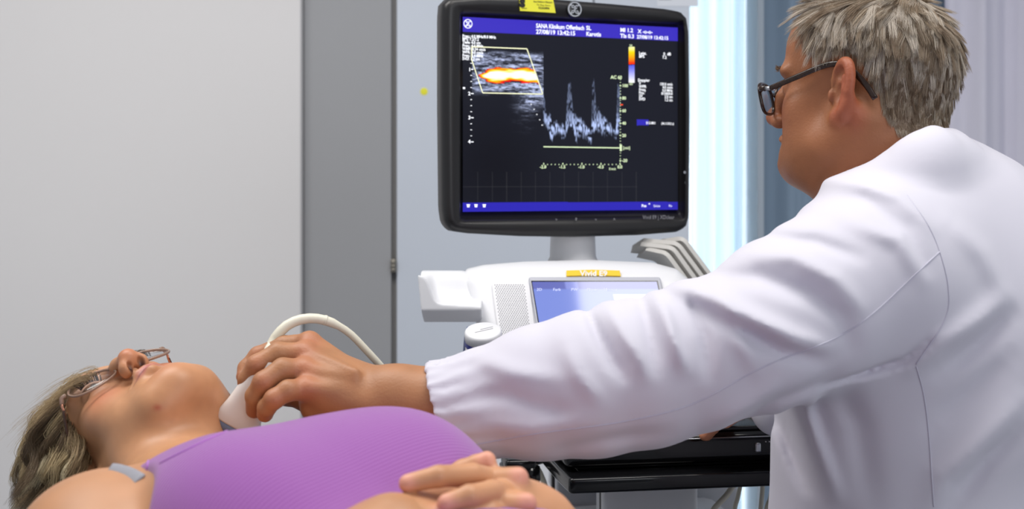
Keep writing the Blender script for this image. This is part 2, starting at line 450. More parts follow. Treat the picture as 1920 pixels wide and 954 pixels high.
M['ivory'] = mat('ivory_rubber', srgb(222, 218, 200), 0.42, noise=(20, .03, (1, 1, 1)))
M['probe'] = mat('probe_white_plastic', srgb(232, 229, 226), 0.35, noise=(20, .01, (1, 1, 1)))
M['lensgel'] = mat('grey_blue_rubber_with_gel', srgb(120, 130, 155), 0.12, noise=(40, .2, (1, 1, 1)))
M['yellow'] = mat('yellow_label', srgb(240, 200, 20), 0.5, noise=(30, .03, (1, 1, 1)))
M['lemon'] = mat('lemon_label', srgb(236, 232, 60), 0.5, noise=(30, .03, (1, 1, 1)))
M['blue'] = mat('navy_blue_label', srgb(28, 42, 130), 0.4, noise=(30, .05, (1, 1, 1)))
M['ink'] = mat('black_ink', srgb(25, 25, 25), 0.6, noise=(30, .05, (1, 1, 1)))
M['printw'] = mat('white_print', srgb(235, 235, 235), 0.5, noise=(30, .03, (1, 1, 1)))
M['greyprint'] = mat('grey_print', srgb(150, 150, 155), 0.5, noise=(30, .03, (1, 1, 1)))
M['silver'] = mat('silver_metal', srgb(190, 192, 198), 0.3, metal=0.8, noise=(30, .05, (1, 1, 1)))
M['paper'] = mat('grey_paper', srgb(200, 198, 194), 0.8, noise=(14, .07, (1, 1, 1)))
M['tortoise'] = mat('dark_tortoise_acetate', srgb(42, 26, 18), 0.18, noise=(120, .9, (1, 1, 1)))
M['taupe'] = mat('translucent_taupe_acetate', srgb(176, 146, 128), 0.12, trans=0.35, noise=(60, .25, (1, 1, 1)))
M['rose'] = mat('rose_gold_metal', srgb(214, 150, 124), 0.25, metal=0.7, noise=(60, .1, (1, 1, 1)))
M['glass'] = bpy.data.materials.new('clear_lens'); M['glass'].use_nodes = True; _nt = M['glass'].node_tree; _nt.nodes.clear()
_o = _nt.nodes.new('ShaderNodeOutputMaterial'); _m = _nt.nodes.new('ShaderNodeMixShader'); _t = _nt.nodes.new('ShaderNodeBsdfTransparent'); _g = _nt.nodes.new('ShaderNodeBsdfGlossy'); _f = _nt.nodes.new('ShaderNodeMath'); _lw = _nt.nodes.new('ShaderNodeLayerWeight'); _p = _nt.nodes.new('ShaderNodeMath')
_t.inputs[0].default_value = (.95, .96, .98, 1); _g.inputs['Roughness'].default_value = .03; _lw.inputs[0].default_value = .5; _p.operation = 'POWER'; _p.inputs[1].default_value = 4; _nt.links.new(_lw.outputs['Facing'], _p.inputs[0]); _f.operation = 'MULTIPLY_ADD'; _f.inputs[1].default_value = .45; _f.inputs[2].default_value = .04; _nt.links.new(_p.outputs[0], _f.inputs[0])
_nt.links.new(_f.outputs[0], _m.inputs[0]); _nt.links.new(_t.outputs[0], _m.inputs[1]); _nt.links.new(_g.outputs[0], _m.inputs[2]); _nt.links.new(_m.outputs[0], _o.inputs[0])
M['strap'] = mat('grey_elastic', srgb(150, 150, 158), 0.8, noise=(200, .08, (1, 1, 1)))
M['gold'] = mat('gold_ring_metal', srgb(230, 190, 110), 0.25, metal=1.0, noise=(60, .05, (1, 1, 1)))
M['upholstery'] = mat('couch_vinyl', srgb(70, 84, 104), 0.5, noise=(20, .05, (1, 1, 1)))
M['steel'] = mat('steel_tube', srgb(160, 162, 166), 0.35, metal=0.8, noise=(20, .05, (1, 1, 1)))

# ------------------------------------------------------------------ the room
def boxobj(name, lo, hi, m, parent=None, bev=0.0):
    lo = np.array(lo, float); hi = np.array(hi, float)
    return MB().box((lo+hi)/2, hi-lo, bev=bev).build(name, m, parent, smooth=False)
wall_paint = mat('wall_paint_light_grey', srgb(222, 220, 220), 0.8, noise=(2.0, .02, (1, 1, 1)))
grey_paint = mat('wall_paint_mid_grey', srgb(160, 161, 164), 0.7, noise=(2.0, .02, (1, 1, 1)))
blue_paint = mat('wall_paint_blue_grey', srgb(150, 166, 184), 0.7, noise=(2.0, .02, (1, 1, 1)))
cab_m = mat('cabinet_pale_blue_laminate', srgb(206, 213, 224), 0.45, noise=(3.0, .012, (1, 1, 1)))
cab_edge = mat('cabinet_edge_band', srgb(150, 148, 146), 0.6, noise=(3.0, .03, (1, 1, 1)))
floor_m = mat('floor_vinyl', srgb(150, 152, 158), 0.35, noise=(8, .05, (1, 1, 1)))
ceil_m = mat('ceiling_paint', srgb(232, 232, 232), 0.9, noise=(4, .01, (1, 1, 1)))
struct(boxobj('floor', (-3.2, -2.6, -0.1), (3.2, 3.75, 0), floor_m))
struct(boxobj('ceiling', (-3.2, -2.6, 2.6), (3.2, 3.75, 2.7), ceil_m))
YB = 3.60
struct(boxobj('wall_back', (-3.2, YB, 0), (3.2, YB+.12, 2.6), blue_paint))
xl = (564-960)*3.05/FPX
struct(boxobj('wall_left', (-3.2, 3.05, 0), (xl, YB, 2.6), wall_paint, bev=.004))
# tall cabinet: grey side door, then the pale door with its hinge and seam
cy = 3.08
X = lambda px, d=cy: (px-960)*d/FPX
cab = thing('tall_cabinet', 'tall pale blue-grey cupboard with flat doors and a darker grey end door behind the machine', 'cupboard', (X(900), cy+.2, 0))
boxobj('carcass', (xl+.004, cy+.022, .0), (X(1292), YB-.002, 2.45), cab_edge, cab)
boxobj('grey_door', (xl+.002, cy+.004, .08), (X(733), cy+.02, 2.44), grey_paint, cab, .001)
boxobj('pale_door', (X(744), cy, .08), (X(1112), cy+.02, 2.44), cab_m, cab, .0015)
boxobj('pale_door', (X(1114.5), cy, .08), (X(1293), cy+.02, 2.44), cab_m, cab, .0015)
for z in (1.17-(498-336)*cy/FPX, 2.1, .3):
    h = MB(); h.box((X(738), cy+.001, z), (.014, .014, .032), bev=.002); 
    for dz in (-.009, 0, .009): h.tube([(X(738), cy-.007, z+dz-.0035), (X(738), cy-.007, z+dz+.0035)], .006, 12)
    h.build('hinge', mat('hinge_metal', srgb(150, 145, 135), .35, metal=.7, noise=(30, .05, (1, 1, 1))), cab)
dot = MB(); p = W(795, 171.5, cy-.0006); a = np.linspace(0, 2*np.pi, 32, endpoint=False)
V, F = slab(np.stack([np.cos(a), np.sin(a)], 1)*.0090, lambda P, d: np.stack([P[:, 0]+p[0], np.full(len(P), cy-.0006+d), P[:, 1]+p[2]], 1), 0, .0007, .0002)
tag(dot.add(V, F).build('round_sticker', M['lemon']), 'small round yellow dot sticker on the pale cupboard door', 'sticker')
# printed sheet taped on the far cupboard door, cropped by the top of the picture
sh = thing('notice_sheet', 'white printed sheet taped to the cupboard door above the monitor', 'notice', (X(1240), cy, 1.17+330*cy/FPX))
px0, px1 = X(1232), X(1262); zb = 1.17+(336-12)*cy/FPX
boxobj('sheet', (px0, cy-.0012, zb), (px1+.06, cy-.0004, zb+.297), mat('notice_paper', srgb(226, 230, 238), .8, noise=(10, .02, (1, 1, 1))), sh)
tm = MB()
for i in range(8): tm.box(((px0+px1)/2, cy-.0016, zb+.02+i*.03), (.03-.006*(i % 3), .0006, .008))
tm.build('printed_lines', mat('notice_print', srgb(150, 156, 170), .7, noise=(10, .02, (1, 1, 1))), sh)
# window with its blown-out daylight and the drawn translucent curtain
wx0, wx1 = X(1296, 3.5), X(1397, 3.5)
wn = thing('window_1', 'bright frosted window strip beside the cupboard', 'window', ((wx0+wx1)/2, 3.5, 0)); struct(wn)
boxobj('pane', (wx0-.05, 3.545, .10), (wx1, 3.555, 2.4), mat('daylit_pane', (.8, .9, 1, 1), .3, emit=(0.95, 0.985, 1.0, 1), estr=3.0), wn)
boxobj('jamb', (wx1-.004, 3.30, .0), (wx1+.012, 3.60, 2.5), mat('jamb_paint', srgb(170, 182, 194), .6, noise=(3, .02, (1, 1, 1))), wn)
def curtain(name, x0, x1, y, z0, z1, amp, wl, m, seed):
    r = np.random.default_rng(seed); n = max(60, int((x1-x0)/.004)); xs = np.linspace(x0, x1, n)
    ph = 2*np.pi*(xs-x0)/wl+np.cumsum(r.normal(0, .06, n)); ys = y+amp*np.sin(ph)+amp*.35*np.sin(2.3*ph+1)
    V = []; nz = 14
    for side in (0, .0012):
        for z in np.linspace(z0, z1, nz): V.append(np.stack([xs+.004*np.sin(z*2+ph), ys+side+.15*amp*np.sin(z*3+ph*.5), np.full(n, z)], 1))
    V = np.vstack(V); F = []
    for s in (0, 1):
        for i in range(nz-1):
            for j in range(n-1):
                a = s*nz*n+i*n+j; q = (a, a+1, a+n+1, a+n); F.append(q if s == 0 else q[::-1])
    return mesh_np(name, V, F, m)
tr = bpy.data.materials.new('sheer_curtain_cloth'); tr.use_nodes = True; nt = tr.node_tree; nt.nodes.clear()
o_ = nt.nodes.new('ShaderNodeOutputMaterial'); mx = nt.nodes.new('ShaderNodeMixShader'); d_ = nt.nodes.new('ShaderNodeBsdfDiffuse'); t_ = nt.nodes.new('ShaderNodeBsdfTranslucent')
d_.inputs[0].default_value = srgb(232, 240, 246); t_.inputs[0].default_value = srgb(236, 246, 252); mx.inputs[0].default_value = .62
tn = nt.nodes.new('ShaderNodeTexNoise'); tn.inputs['Scale'].default_value = 300; nb = nt.nodes.new('ShaderNodeBump'); nb.inputs['Strength'].default_value = .1; nb.inputs['Distance'].default_value = .001
nt.links.new(tn.outputs[0], nb.inputs['Height']); nt.links.new(nb.outputs[0], d_.inputs['Normal'])
nt.links.new(d_.outputs[0], mx.inputs[1]); nt.links.new(t_.outputs[0], mx.inputs[2]); nt.links.new(mx.outputs[0], o_.inputs[0])
tag(curtain('sheer_curtain', wx0-.01, wx1-.012, 3.47, .06, 2.42, .012, .055, tr, 1), 'sheer glowing white curtain drawn over the window strip', 'curtain')
dark_cur = mat('blue_grey_curtain_cloth', srgb(140, 160, 180), .85, noise=(40, .04, (1, 1, .2)))
tag(curtain('blue_grey_curtain', wx1+.014, X(1800, 3.42), 3.42, .06, 2.42, .010, .13, dark_cur, 2), 'blue-grey curtain hanging behind the man\'s face', 'curtain')
pale_cur = mat('pale_lilac_curtain_cloth', srgb(214, 212, 226), .85, noise=(40, .03, (1, 1, .2)))
tag(curtain('pale_lilac_curtain', X(1772, 3.2), X(2050, 3.2)+.4, 3.2, .06, 2.45, .018, .115, pale_cur, 5), 'pale lilac curtain with vertical folds behind the white-coated man\'s back', 'curtain')
for x, y in ((-.95, 1.5), (.55, 1.10)):  # housings for the added, unseen ceiling lights
    t = thing('added_ceiling_lamp', 'unseen, added flat rectangular ceiling lamp over the ' + ('couch' if x < 0 else 'machine'), 'lamp', (x, y, 2.6))
    boxobj('housing', (x-.62, y-.32, 2.578), (x+.62, y+.32, 2.6), M['whitepl'], t, .004)
# ------------------------------------------------------------------ ultrasound machine
mc = thing('ultrasound_machine', 'white ultrasound machine with a big black monitor, tilted touch panel and black control desk', 'ultrasound machine', (.1, 2.0, 0))
MC = np.array([0.0986, 2.0410, 1.2699]); YAW = 0.3832
mx_ = np.array([math.cos(YAW), math.sin(YAW), 0]); mn = np.array([math.sin(YAW), -math.cos(YAW), 0])   # right axis, normal toward the viewer
def m3(P, d):    # local (x, z) + depth behind the screen plane
    P = np.asarray(P, float); return MC+P[:, :1]*mx_+P[:, 1:2]*np.array([0, 0, 1.])-mn*d
def muv(px, py, d=0.0):
    q = on_plane(px, py, MC-mn*d, mn)-MC; return np.array([q@mx_, q[2]])
FR = -.014       # housing front stands 14 mm proud of the screen
outl = [(832, 30), (834, 6), (846, -6), (900, -11), (980, -9), (1062, -2), (1160, 6), (1250, 14.5), (1279, 20), (1291, 33), (1295, 60), (1297, 200), (1296, 405), (1290, 426), (1274, 436), (1200, 441.5), (1080, 445), (980, 443.5), (880, 438), (850, 433), (838, 418), (834, 390), (832, 200)]
O = ccw(np.array([muv(x, y, FR) for x, y in outl]))
def by_angle(P, n=160, c=(0, 0)):
    P = np.vstack([P, P[:1]]); a = np.linspace(0, 2*np.pi, n, endpoint=False)+.01; out = []
    for t in a:
        d = np.array([math.cos(t), math.sin(t)]); best = None
        for i in range(len(P)-1):
            e = P[i+1]-P[i]; M2 = np.array([[d[0], -e[0]], [d[1], -e[1]]]); det = np.linalg.det(M2)
            if abs(det) < 1e-14: continue
            s, u = np.linalg.solve(M2, P[i]-np.array(c))
            if s > 0 and -1e-9 <= u <= 1+1e-9: best = s if best is None else max(best, s)
        out.append(np.array(c)+d*best)
    return np.array(out)
HW, HH = .1882, .150
O = by_angle(O, 240)
open_ = by_angle(round_poly([(-HW-.004, -HH-.010), (HW+.004, -HH-.010), (HW+.004, HH+.004), (-HW-.004, HH+.004)], .004), 240)
open2 = by_angle(round_poly([(-HW-.010, -HH-.016), (HW+.010, -HH-.016), (HW+.010, HH+.010), (-HW-.010, HH+.010)], .006), 240)
loops = [m3(inset(O, .05), .065), m3(inset(O, .028), .055), m3(inset(O, .006), .030), m3(O, .018), m3(O, .0), m3(inset(O, .0015), FR+.005), m3(inset(O, .006), FR), m3(inset(O, .012), FR-.001), m3(open2, FR+.001), m3(open_, -.003), m3(open_, .004)]
V, F = loft(loops, True, True)
mon = MB().add(V, F).build('monitor', M['blackpl'], mc)
# --- what the screen shows, rasterised from formulas: u right, v down in the photo's 405 x 355 field
NU, NV = 560, 480
PX = lambda u, v: (u, v)
gu, gv = np.meshgrid(np.linspace(0, 1, NU), np.linspace(0, 1, NV))
SP = np.stack([(gu*2-1)*HW, (1-gv*2)*HH], -1).reshape(-1, 2)
w3 = m3(SP, -.0005); ppx = 960+w3[:, 0]*FPX/w3[:, 1]; ppy = 336+(EYE-w3[:, 2])*FPX/w3[:, 1]   # pixel scale used only to lay out the display
img = np.tile(np.array(srgb(21, 23, 33)[:3]), (len(SP), 1))
img *= (1-.45*np.exp(-((ppx-930)/90)**2-((ppy-310)/90)**2))[:, None]
def sm(a, b, x): t = np.clip((x-a)/(b-a), 0, 1); return t*t*(3-2*t)
# header and footer bars
top_l = 32+(ppx-866)*.0495; img[ppy < top_l+27+(ppx-866)*-.0045] = srgb(58, 46, 186)[:3]
img[ppy > 379.5+(ppx-866)*-.0035] = srgb(44, 38, 176)[:3]
# B-mode tissue
nx = (ppx-885)/133; xx = ppx; yy = ppy-(ppx-885)*.03
P3 = np.stack([ppx*.030+3, yy*.22, np.zeros_like(xx)], 1); P4 = np.stack([ppx*.16, yy*.62, np.ones_like(xx)], 1); P5 = np.stack([ppx*.45, yy*1.1, np.ones_like(xx)], 1)
tex = .48*vnoise(P3, 1, 11)+.32*vnoise(P4, 1, 12)+.20*vnoise(P5, 1, 18)
tis = np.clip((tex-.30)*2.3, 0, 1)**1.35
inb = (ppx > 885)*(ppx < 1018.5)
env = sm(90, 103, yy)*(1-sm(160, 184, yy))
env2 = .55*np.exp(-((yy-184)/14)**2)*sm(945, 985, ppx)+.38*np.exp(-((ppx-985)/22)**2)*sm(172, 185, yy)*(1-sm(190, 268, yy))*(.4+.8*vnoise(P4, 1, 13))
lum = np.clip(inb*(env*(.08+.85*tis)+env2*(.2+tis)), 0, 1)
blue = np.array([.60, .68, 1.0]); img = img*(1-lum[:, None])+lum[:, None]*blue*np.clip(lum*1.5, 0, 1)[:, None]
# colour-flow vessel
cyv = 141+.035*(ppx-950)+2*np.sin(ppx*.05); half = 13.5*sm(888, 925, ppx)**.6+1.2*np.sin(ppx*.11)
ves = (ppx > 891+(ppy-125)*.35)*(ppx < 1003+(ppy-130)*.33)
dd = (half-np.abs(ppy-cyv))/9; dd = dd+.6*(vnoise(np.stack([ppx*.09, ppy*.45, xx*0], 1), 1, 14)-.5)-.35*(1-sm(892, 925, ppx))
heat = np.clip(dd, 0, 1.3); hc = np.stack([np.clip(heat*9, 0, 1), np.clip(heat*1.9-.28, 0, 1), np.clip(heat*2.2-1.15, 0, 1)], 1)
wv = (ves*(dd > 0.0)).astype(float); img = img*(1-wv[:, None])+hc*wv[:, None]
# Doppler spectrum
ppp = ppy-(ppx-1020)*.006
def prof(x):
    xs = [1018, 1022, 1026, 1032, 1036, 1042, 1048, 1054, 1060, 1063, 1066, 1070, 1074, 1080, 1088, 1096, 1104, 1109, 1111, 1114, 1118, 1124, 1132, 1140, 1148, 1155, 1158, 1162]
    tp = [160, 195, 222, 215, 238, 222, 235, 236, 242, 190, 148, 152, 200, 215, 222, 234, 240, 250, 150, 150, 200, 205, 220, 230, 238, 246, 160, 158]
    bt = [236, 236, 238, 262, 262, 248, 250, 256, 256, 246, 238, 240, 240, 266, 252, 256, 262, 266, 250, 250, 240, 244, 252, 250, 252, 258, 250, 240]
    return np.interp(x, xs, tp), np.interp(x, xs, bt)
t_, b_ = prof(ppx); jit = 12*(vnoise(np.stack([ppx*.8, ppy*.10, xx*0], 1), 1, 15)-.5)
ins = sm(t_-3, t_+5, ppp+jit)*(1-sm(b_-7, b_+3, ppp+jit))*(ppx > 1018.5)*(ppx < 1163)
stn = np.clip((.65*vnoise(np.stack([ppx*.62, ppy*.20, xx*0], 1), 1, 16)+.35*vnoise(np.stack([ppx*.25, ppy*.12, xx*0], 1), 1, 19)-.30)*2.6, 0, 1)
bri = .25+.75*sm(200, 240, ppp); sp = np.clip(ins*stn*bri, 0, 1)
img = img*(1-sp[:, None])+sp[:, None]*np.array([.50, .62, 1.0])
# colour bar
bar = (ppx > 1179)*(ppx < 1190); up = bar*(ppy > 88)*(ppy < 120.5); dn = bar*(ppy > 122)*(ppy < 155)
t = (ppy-88)/32; img[up > 0] = np.stack([np.ones_like(t), np.clip(1.05-t*1.1, .03, 1), np.clip(.45-t*1.6, 0, 1)], 1)[up > 0]
t = (ppy-122)/33; img[dn > 0] = np.stack([.10+.9*t**1.5, .12+.88*t**1.5, .75+.25*t], 1)[dn > 0]
img[(ppx > 1194)*(ppx < 1216)*(ppy > 224)*(ppy < 235) > 0] = srgb(48, 42, 180)[:3]
# faint trackball grid
for gx in range(896, 1195, 27): img += ((np.abs(ppx-gx) < .8)*(ppy > 322)*(ppy < 378))[:, None]*.012
img += ((np.abs(ppy-350) < .8)*(ppx < 1195))[:, None]*.012
idx = np.arange(NU*NV).reshape(NV, NU); Fq = np.stack([idx[:-1, :-1], idx[1:, :-1], idx[1:, 1:], idx[:-1, 1:]], -1).reshape(-1, 4)
# the picture layer is a real glass-fronted panel: grid in front, sides behind
scr = mesh_np('screen', w3, Fq, emit_attr('screen_picture', 'img', 1.12), mon, False, img, 'img')
# --- writing on the screen
white = mat('screen_text_white', (.1, .1, .1, 1), .4, emit=(.92, .94, 1, 1), estr=1.3)
green = mat('screen_text_pale_green', (.1, .1, .1, 1), .4, emit=(.70, .86, .50, 1), estr=1.1)
def put_text(mb, s, px, py, hpx, bold=.0, anchor='l', plane='m', sx=1.0):
    V, F = text_geo(s, 1.0, bold)
    if not len(V): return
    o = muv(px, py, -.0012); sc = hpx/1172*1.38
    q = np.stack([V[:, 0]*sc*sx+o[0], V[:, 1]*sc+o[1]], 1)
    if anchor == 'r': q[:, 0] -= (V[:, 0].max())*sc*sx
    if anchor == 'c': q[:, 0] -= (V[:, 0].max())*sc*sx/2
    mb.add(m3(q, -.0012), F)
def line(mb, a, b, w, d=-.0012):
    A, B = muv(*a, d), muv(*b, d); t = B-A; t /= np.linalg.norm(t)+1e-9; n = np.array([-t[1], t[0]])*w/1172/2
    mb.add(m3(np.array([A+n, A-n, B-n, B+n]), d), [(0, 1, 2, 3)])
tw = MB(); tg = MB()
B = .024
put_text(tw, 'SANA Klinikum Offenbach', 1005, 52, 8.2, B, sx=.80); put_text(tw, '27/08/19 13:42:15', 1005, 63, 8.2, B, sx=.97)
put_text(tw, 'SL', 1099, 56, 8, B); put_text(tw, 'Karotis', 1099, 67, 8, B, sx=.95)
put_text(tw, 'MI 1.2', 1163, 59.5, 7.8, B); put_text(tw, 'TIs 0.3', 1163, 70.5, 7.8, B)
put_text(tw, 'X -o-o-', 1196, 62, 7.5, B); put_text(tw, '27/08/19 13:42:15', 1194, 72, 6.8, B)
for i, s in enumerate(['Freq.: 4.0 MHz/8.0 MHz', 'BPS: 7.2/7.2', 'Tiefe: 4.0 cm', 'Freq.: 4.4 MHz', 'WMF: 0.34 cm/s', 'WFR: 4.0 cm/s', 'Freq.: 4.4 MHz', 'SVD: 1.2 cm']):
    put_text(tw, s, 867, 68.5+i*6.15+(1.2 if i == 0 else .6), 5.2, .03, sx=.93)
put_text(tw, 'Leist.', 1198, 102, 5.6, B); put_text(tw, 'BPS', 1198, 108, 5.6, B); put_text(tw, '0  dB', 1258, 104, 5.6, B, 'r'); put_text(tw, '7.2', 1250, 110, 5.6, B, 'r')
for i, (a, b) in enumerate([('Doppler', ''), ('V', '120.0 cm/s'), ('WFR', '4.0 cm/s'), ('Freq.', '5.0 MHz'), ('Pos.', '0/100/0.0'), ('SV', '2.0 cm'), ('SVD', '1.2 cm')]):
    put_text(tw, a, 1196+(2 if i else 0), 152.5+i*5.9, 5.4, B)
    if b: put_text(tw, b, 1261, 153.5+i*5.9+1, 5.2, B, 'r', sx=.9)
put_text(tw, '313.801', 1211, 232.5, 4.8, .02); put_text(tw, '(94.1/120.3 s)', 1240, 233.5, 4.6, .02, sx=.78)
for i, s in enumerate('1234'): put_text(tw, s, 880, 133.5+i*45, 6.5, .03, 'c')
for i in range(4): line(tw, (883, 130+i*45.3), (888, 130+i*45.3), 1.6)
for i in range(-1, 12):
    y = 130+i*11.33
    if i % 4: line(tw, (882, y), (885, y), 1.2)
line(tw, (868, 165), (872, 165), 3.5)
for x, y in ((996, 195.5), (1001.5, 205), (1006.5, 214.5), (1012, 224.5), (1016.5, 234.5)): line(tw, (x-.9, y), (x+.9, y), 1.8)
yl = MB()
for a, b in (((900, 88), (988, 91.5)), ((988, 91.5), (1017.5, 175.5)), ((1017.5, 176.5), (905, 174)), ((905, 174), (884.5, 112)), ((884.5, 112), (884.5, 87.5)), ((884.5, 87.5), (902, 88))): line(yl, a, b, 1.7, -.0014)
yl.build('scan_box', mat('screen_scan_box', (.1, .1, .1, 1), .4, emit=(.95, .95, .60, 1), estr=1.2), mon, False)
line(tg, (1019, 275), (1162, 277.3), 2.0, -.0013); line(tg, (1164, 271), (1164, 283), 4.5, -.0013); put_text(tg, '[cm/s]', 1168, 279.5, 5.5, .02, sx=.8)
for i, s in enumerate(['-2.0', '-1.5', '-1.0', '-0.5', '0.0']): put_text(tg, s, 1018.5+i*36-.2, 315.5, 6.0, .03, 'c')
put_text(tg, 'Ei mm/s', 1142, 318.5, 4.6, .02, sx=.7)
for i in range(21):
    x = 1019.5+i*7.15; line(tg, (x-.8, 308+(.3 if i % 5 else -.8)), (x+.8, 308+(.3 if i % 5 else -.8)), 1.8 if i % 5 else 3.6)
put_text(tg, 'AC 60', 1145, 147.5, 6.5, .03)
for y, s in ((160.5, '100'), (184, '80'), (207.5, '60'), (231, '40'), (254, '20'), (301, '-20')):
    line(tg, (1161.5, y), (1165, y), 1.8); put_text(tg, s, 1166.5, y+2.6, 6.0, .03)
for i in range(30): 
    y = 149+i*5.5
    if abs(y-277) > 6: line(tg, (1162.4, y), (1164, y), 1.4)
put_text(tg, '20', 1180, 87.5, 4.5, .02); put_text(tg, '-20', 1178.5, 159, 4.8, .02)
rd = MB(); line(rd, (1163, 196.3), (1168, 196.3), 2.2); rd.build('red_marker', mat('screen_marker_red', (.1, 0, 0, 1), .4, emit=(.9, .08, .02, 1), estr=1.2), mon, False)
for x in (878, 892.5, 908): 
    line(tw, (x-2.4, 386), (x+2.4, 386), 4.8); line(tw, (x-3.2, 383.6), (x+3.2, 383.6), 1.4)
put_text(tw, 'Pos', 1203, 388, 5.2, .03); put_text(tw, 'Grösse', 1225, 388, 4.6, .0, sx=.8); put_text(tw, 'Piv', 1254, 388, 4.6, .0)
line(tw, (1216.3, 382), (1218.6, 382), 2.2)
def emblem(mb, cx, cy, r, to3, d):
    """round badge: ring with four leaf notches and two looping script strokes"""
    a = np.linspace(0, 2*np.pi, 48, endpoint=False); c = np.array([cx, cy])
    R0 = c+np.stack([np.cos(a), np.sin(a)], 1)*r; R1 = c+np.stack([np.cos(a), np.sin(a)], 1)*r*.84
    V = np.vstack([to3(R0, d), to3(R1, d)]); mb.add(V, [(j, (j+1) % 48, 48+(j+1) % 48, 48+j) for j in range(48)])
    def stroke(P, w):
        P = resample(np.array(P)*r, 40); t = np.gradient(P, axis=0); t /= np.linalg.norm(t, axis=1)[:, None]+1e-9; n = np.stack([-t[:, 1], t[:, 0]], 1)*w*r/2
        V = to3(np.vstack([c+P+n, c+P-n]), d); mb.add(V, [(i, i+1, 41+i, 40+i) for i in range(39)])
    stroke([(-.16, .22), (-.30, .18), (-.42, .30), (-.34, .50), (-.14, .46), (-.04, .20), (-.06, -.10), (-.16, -.40), (-.34, -.52), (-.46, -.38), (-.36, -.20), (-.14, -.16), (.10, -.02)], .115)
    stroke([(.42, .34), (.34, .52), (.16, .48), (.10, .30), (.20, .16), (.34, .12), (.14, .08), (.04, -.14), (.10, -.42), (.32, -.54), (.48, -.40), (.44, -.22), (.28, -.22), (.24, -.34)], .115)
    for k in range(4):
        t = k*np.pi/2+np.pi/4; u = np.array([math.cos(t), math.sin(t)]); v = np.array([-u[1], u[0]])
        mb.add(to3(np.array([c+u*r*.86+v*r*.22, c+u*r*.64, c+u*r*.86-v*r*.22]), d), [(0, 1, 2)])
eu = muv(877.5, 44.5, -.0012); emblem(tw, eu[0], eu[1], .0072, m3, -.0012)
tw.build('screen_writing', white, mon, False); tg.build('scale_writing', green, mon, False)
# --- badge, asset label and lettering on the frame
ub = muv(1077, 17.5, FR-.002); a = np.linspace(0, 2*np.pi, 48, endpoint=False)
V, F = slab(np.stack([np.cos(a), np.sin(a)], 1)*.0135+ub, m3, FR-.0035, FR+.003, .001)
MB().add(V, F).build('badge', M['blackgl'], mon)
b2 = MB(); emblem(b2, ub[0], ub[1], .0118, m3, FR-.0038); b2.build('badge_emblem', M['silver'], mon, False)
q = np.array([muv(973, -9, FR-.002), muv(1036, -5, FR-.002), muv(1041.5, 24.5, FR-.002), muv(975, 20.5, FR-.002)])
V, F = slab(q, m3, FR-.0032, FR-.0012, .0002, 2); MB().add(V, F).build('asset_label', M['lemon'], mon, False)
li = MB()
def put_on(mb, s, px, py, hpx, d, bold=0, anchor='l', sx=1.0, slope=0.0):
    V, F = text_geo(s, 1.0, bold); o = muv(px, py, d); sc = hpx/1172*1.38; w_ = V[:, 0].max()*sc*sx
    x = V[:, 0]*sc*sx-(w_ if anchor == 'r' else w_/2 if anchor == 'c' else 0); mb.add(m3(np.stack([x+o[0], V[:, 1]*sc+o[1]+x*slope], 1), d), F)
put_on(li, 'S', 980, 12.5, 13, FR-.0036, .09, 'c', 1.15); put_on(li, 'SANA', 983, 17, 3, FR-.0036, 0, 'c'); put_on(li, 'Sana Klinikum Offenbach', 1018, 5, 3.2, FR-.0036, .01, 'c', .85); put_on(li, 'Tel. Eing. Neuro', 1019, 11, 3, FR-.0036, .0, 'c'); put_on(li, '02363806', 1020, 17, 4, FR-.0036, .02, 'c')
li.build('asset_label_print', M['ink'], mon, False)
vl = MB(); put_on(vl, 'Vivid E9 | XDclear', 1205, 410.5, 7.5, FR-.0024, 0, 'l', .88, -.01)
put_on(vl, 'o', 1043, 413, 5, FR-.0024, 0, 'c'); put_on(vl, 'II', 1080, 413, 5, FR-.0024, .02, 'c'); put_on(vl, 'o', 1117, 413, 5, FR-.0024, 0, 'c'); put_on(vl, 'A', 1152, 413, 5, FR-.0024, 0, 'c')
vl.build('frame_lettering', M['greyprint'], mon, False)
pl = MB(); put_on(pl, 'o', 1284, 325, 7, FR-.0024, .04, 'c'); put_on(pl, 'i', 1284.5, 344, 4, FR-.0024, 0, 'c'); pl.build('power_symbol', M['silver'], mon, False)
# --- neck column
def ring(c, rx, ry, n=40, rot=0.0):
    a = np.linspace(0, 2*np.pi, n, endpoint=False); x = np.cos(a)*rx; y = np.sin(a)*ry
    return np.stack([c[0]+x*math.cos(rot)-y*math.sin(rot), c[1]+x*math.sin(rot)+y*math.cos(rot), np.full(n, c[2])], 1)
nc = W(1074, 465, 2.09); zt = EYE-(430-336)*2.09/FPX; zb = EYE-(492-336)*2.09/FPX
prof_ = [(zb-.03, .043), (zb+.000, .043), (zb+.004, .041), (zb+.010, .038), (zt, .0365), (zt+.10, .036)]
V, F = loft([ring((nc[0], nc[1], z), r, r*.85, rot=.2) for z, r in prof_]); MB().add(V, F).build('neck_column', M['whitepl'], mc)
# --- console head with touch panel
CY = math.radians(5); TL = math.radians(32)
cn = np.array([math.sin(CY)*-1*math.cos(TL), -math.cos(CY)*math.cos(TL), math.sin(TL)]); cx_ = np.array([math.cos(CY), -math.sin(CY), 0]); cx_ = unit(cx_-cn*np.dot(cx_, cn)); cup = np.cross(cx_, cn)*-1
if cup[2] < 0: cup = -cup
CP = W(1110, 545, 1.90)
def cuv(px, py, d=0.0): q = on_plane(px, py, CP-cn*d, cn)-CP; return np.array([q@cx_, q@cup])
def c3(P, d): P = np.asarray(P, float); return CP+P[:, :1]*cx_+P[:, 1:2]*cup-cn*d
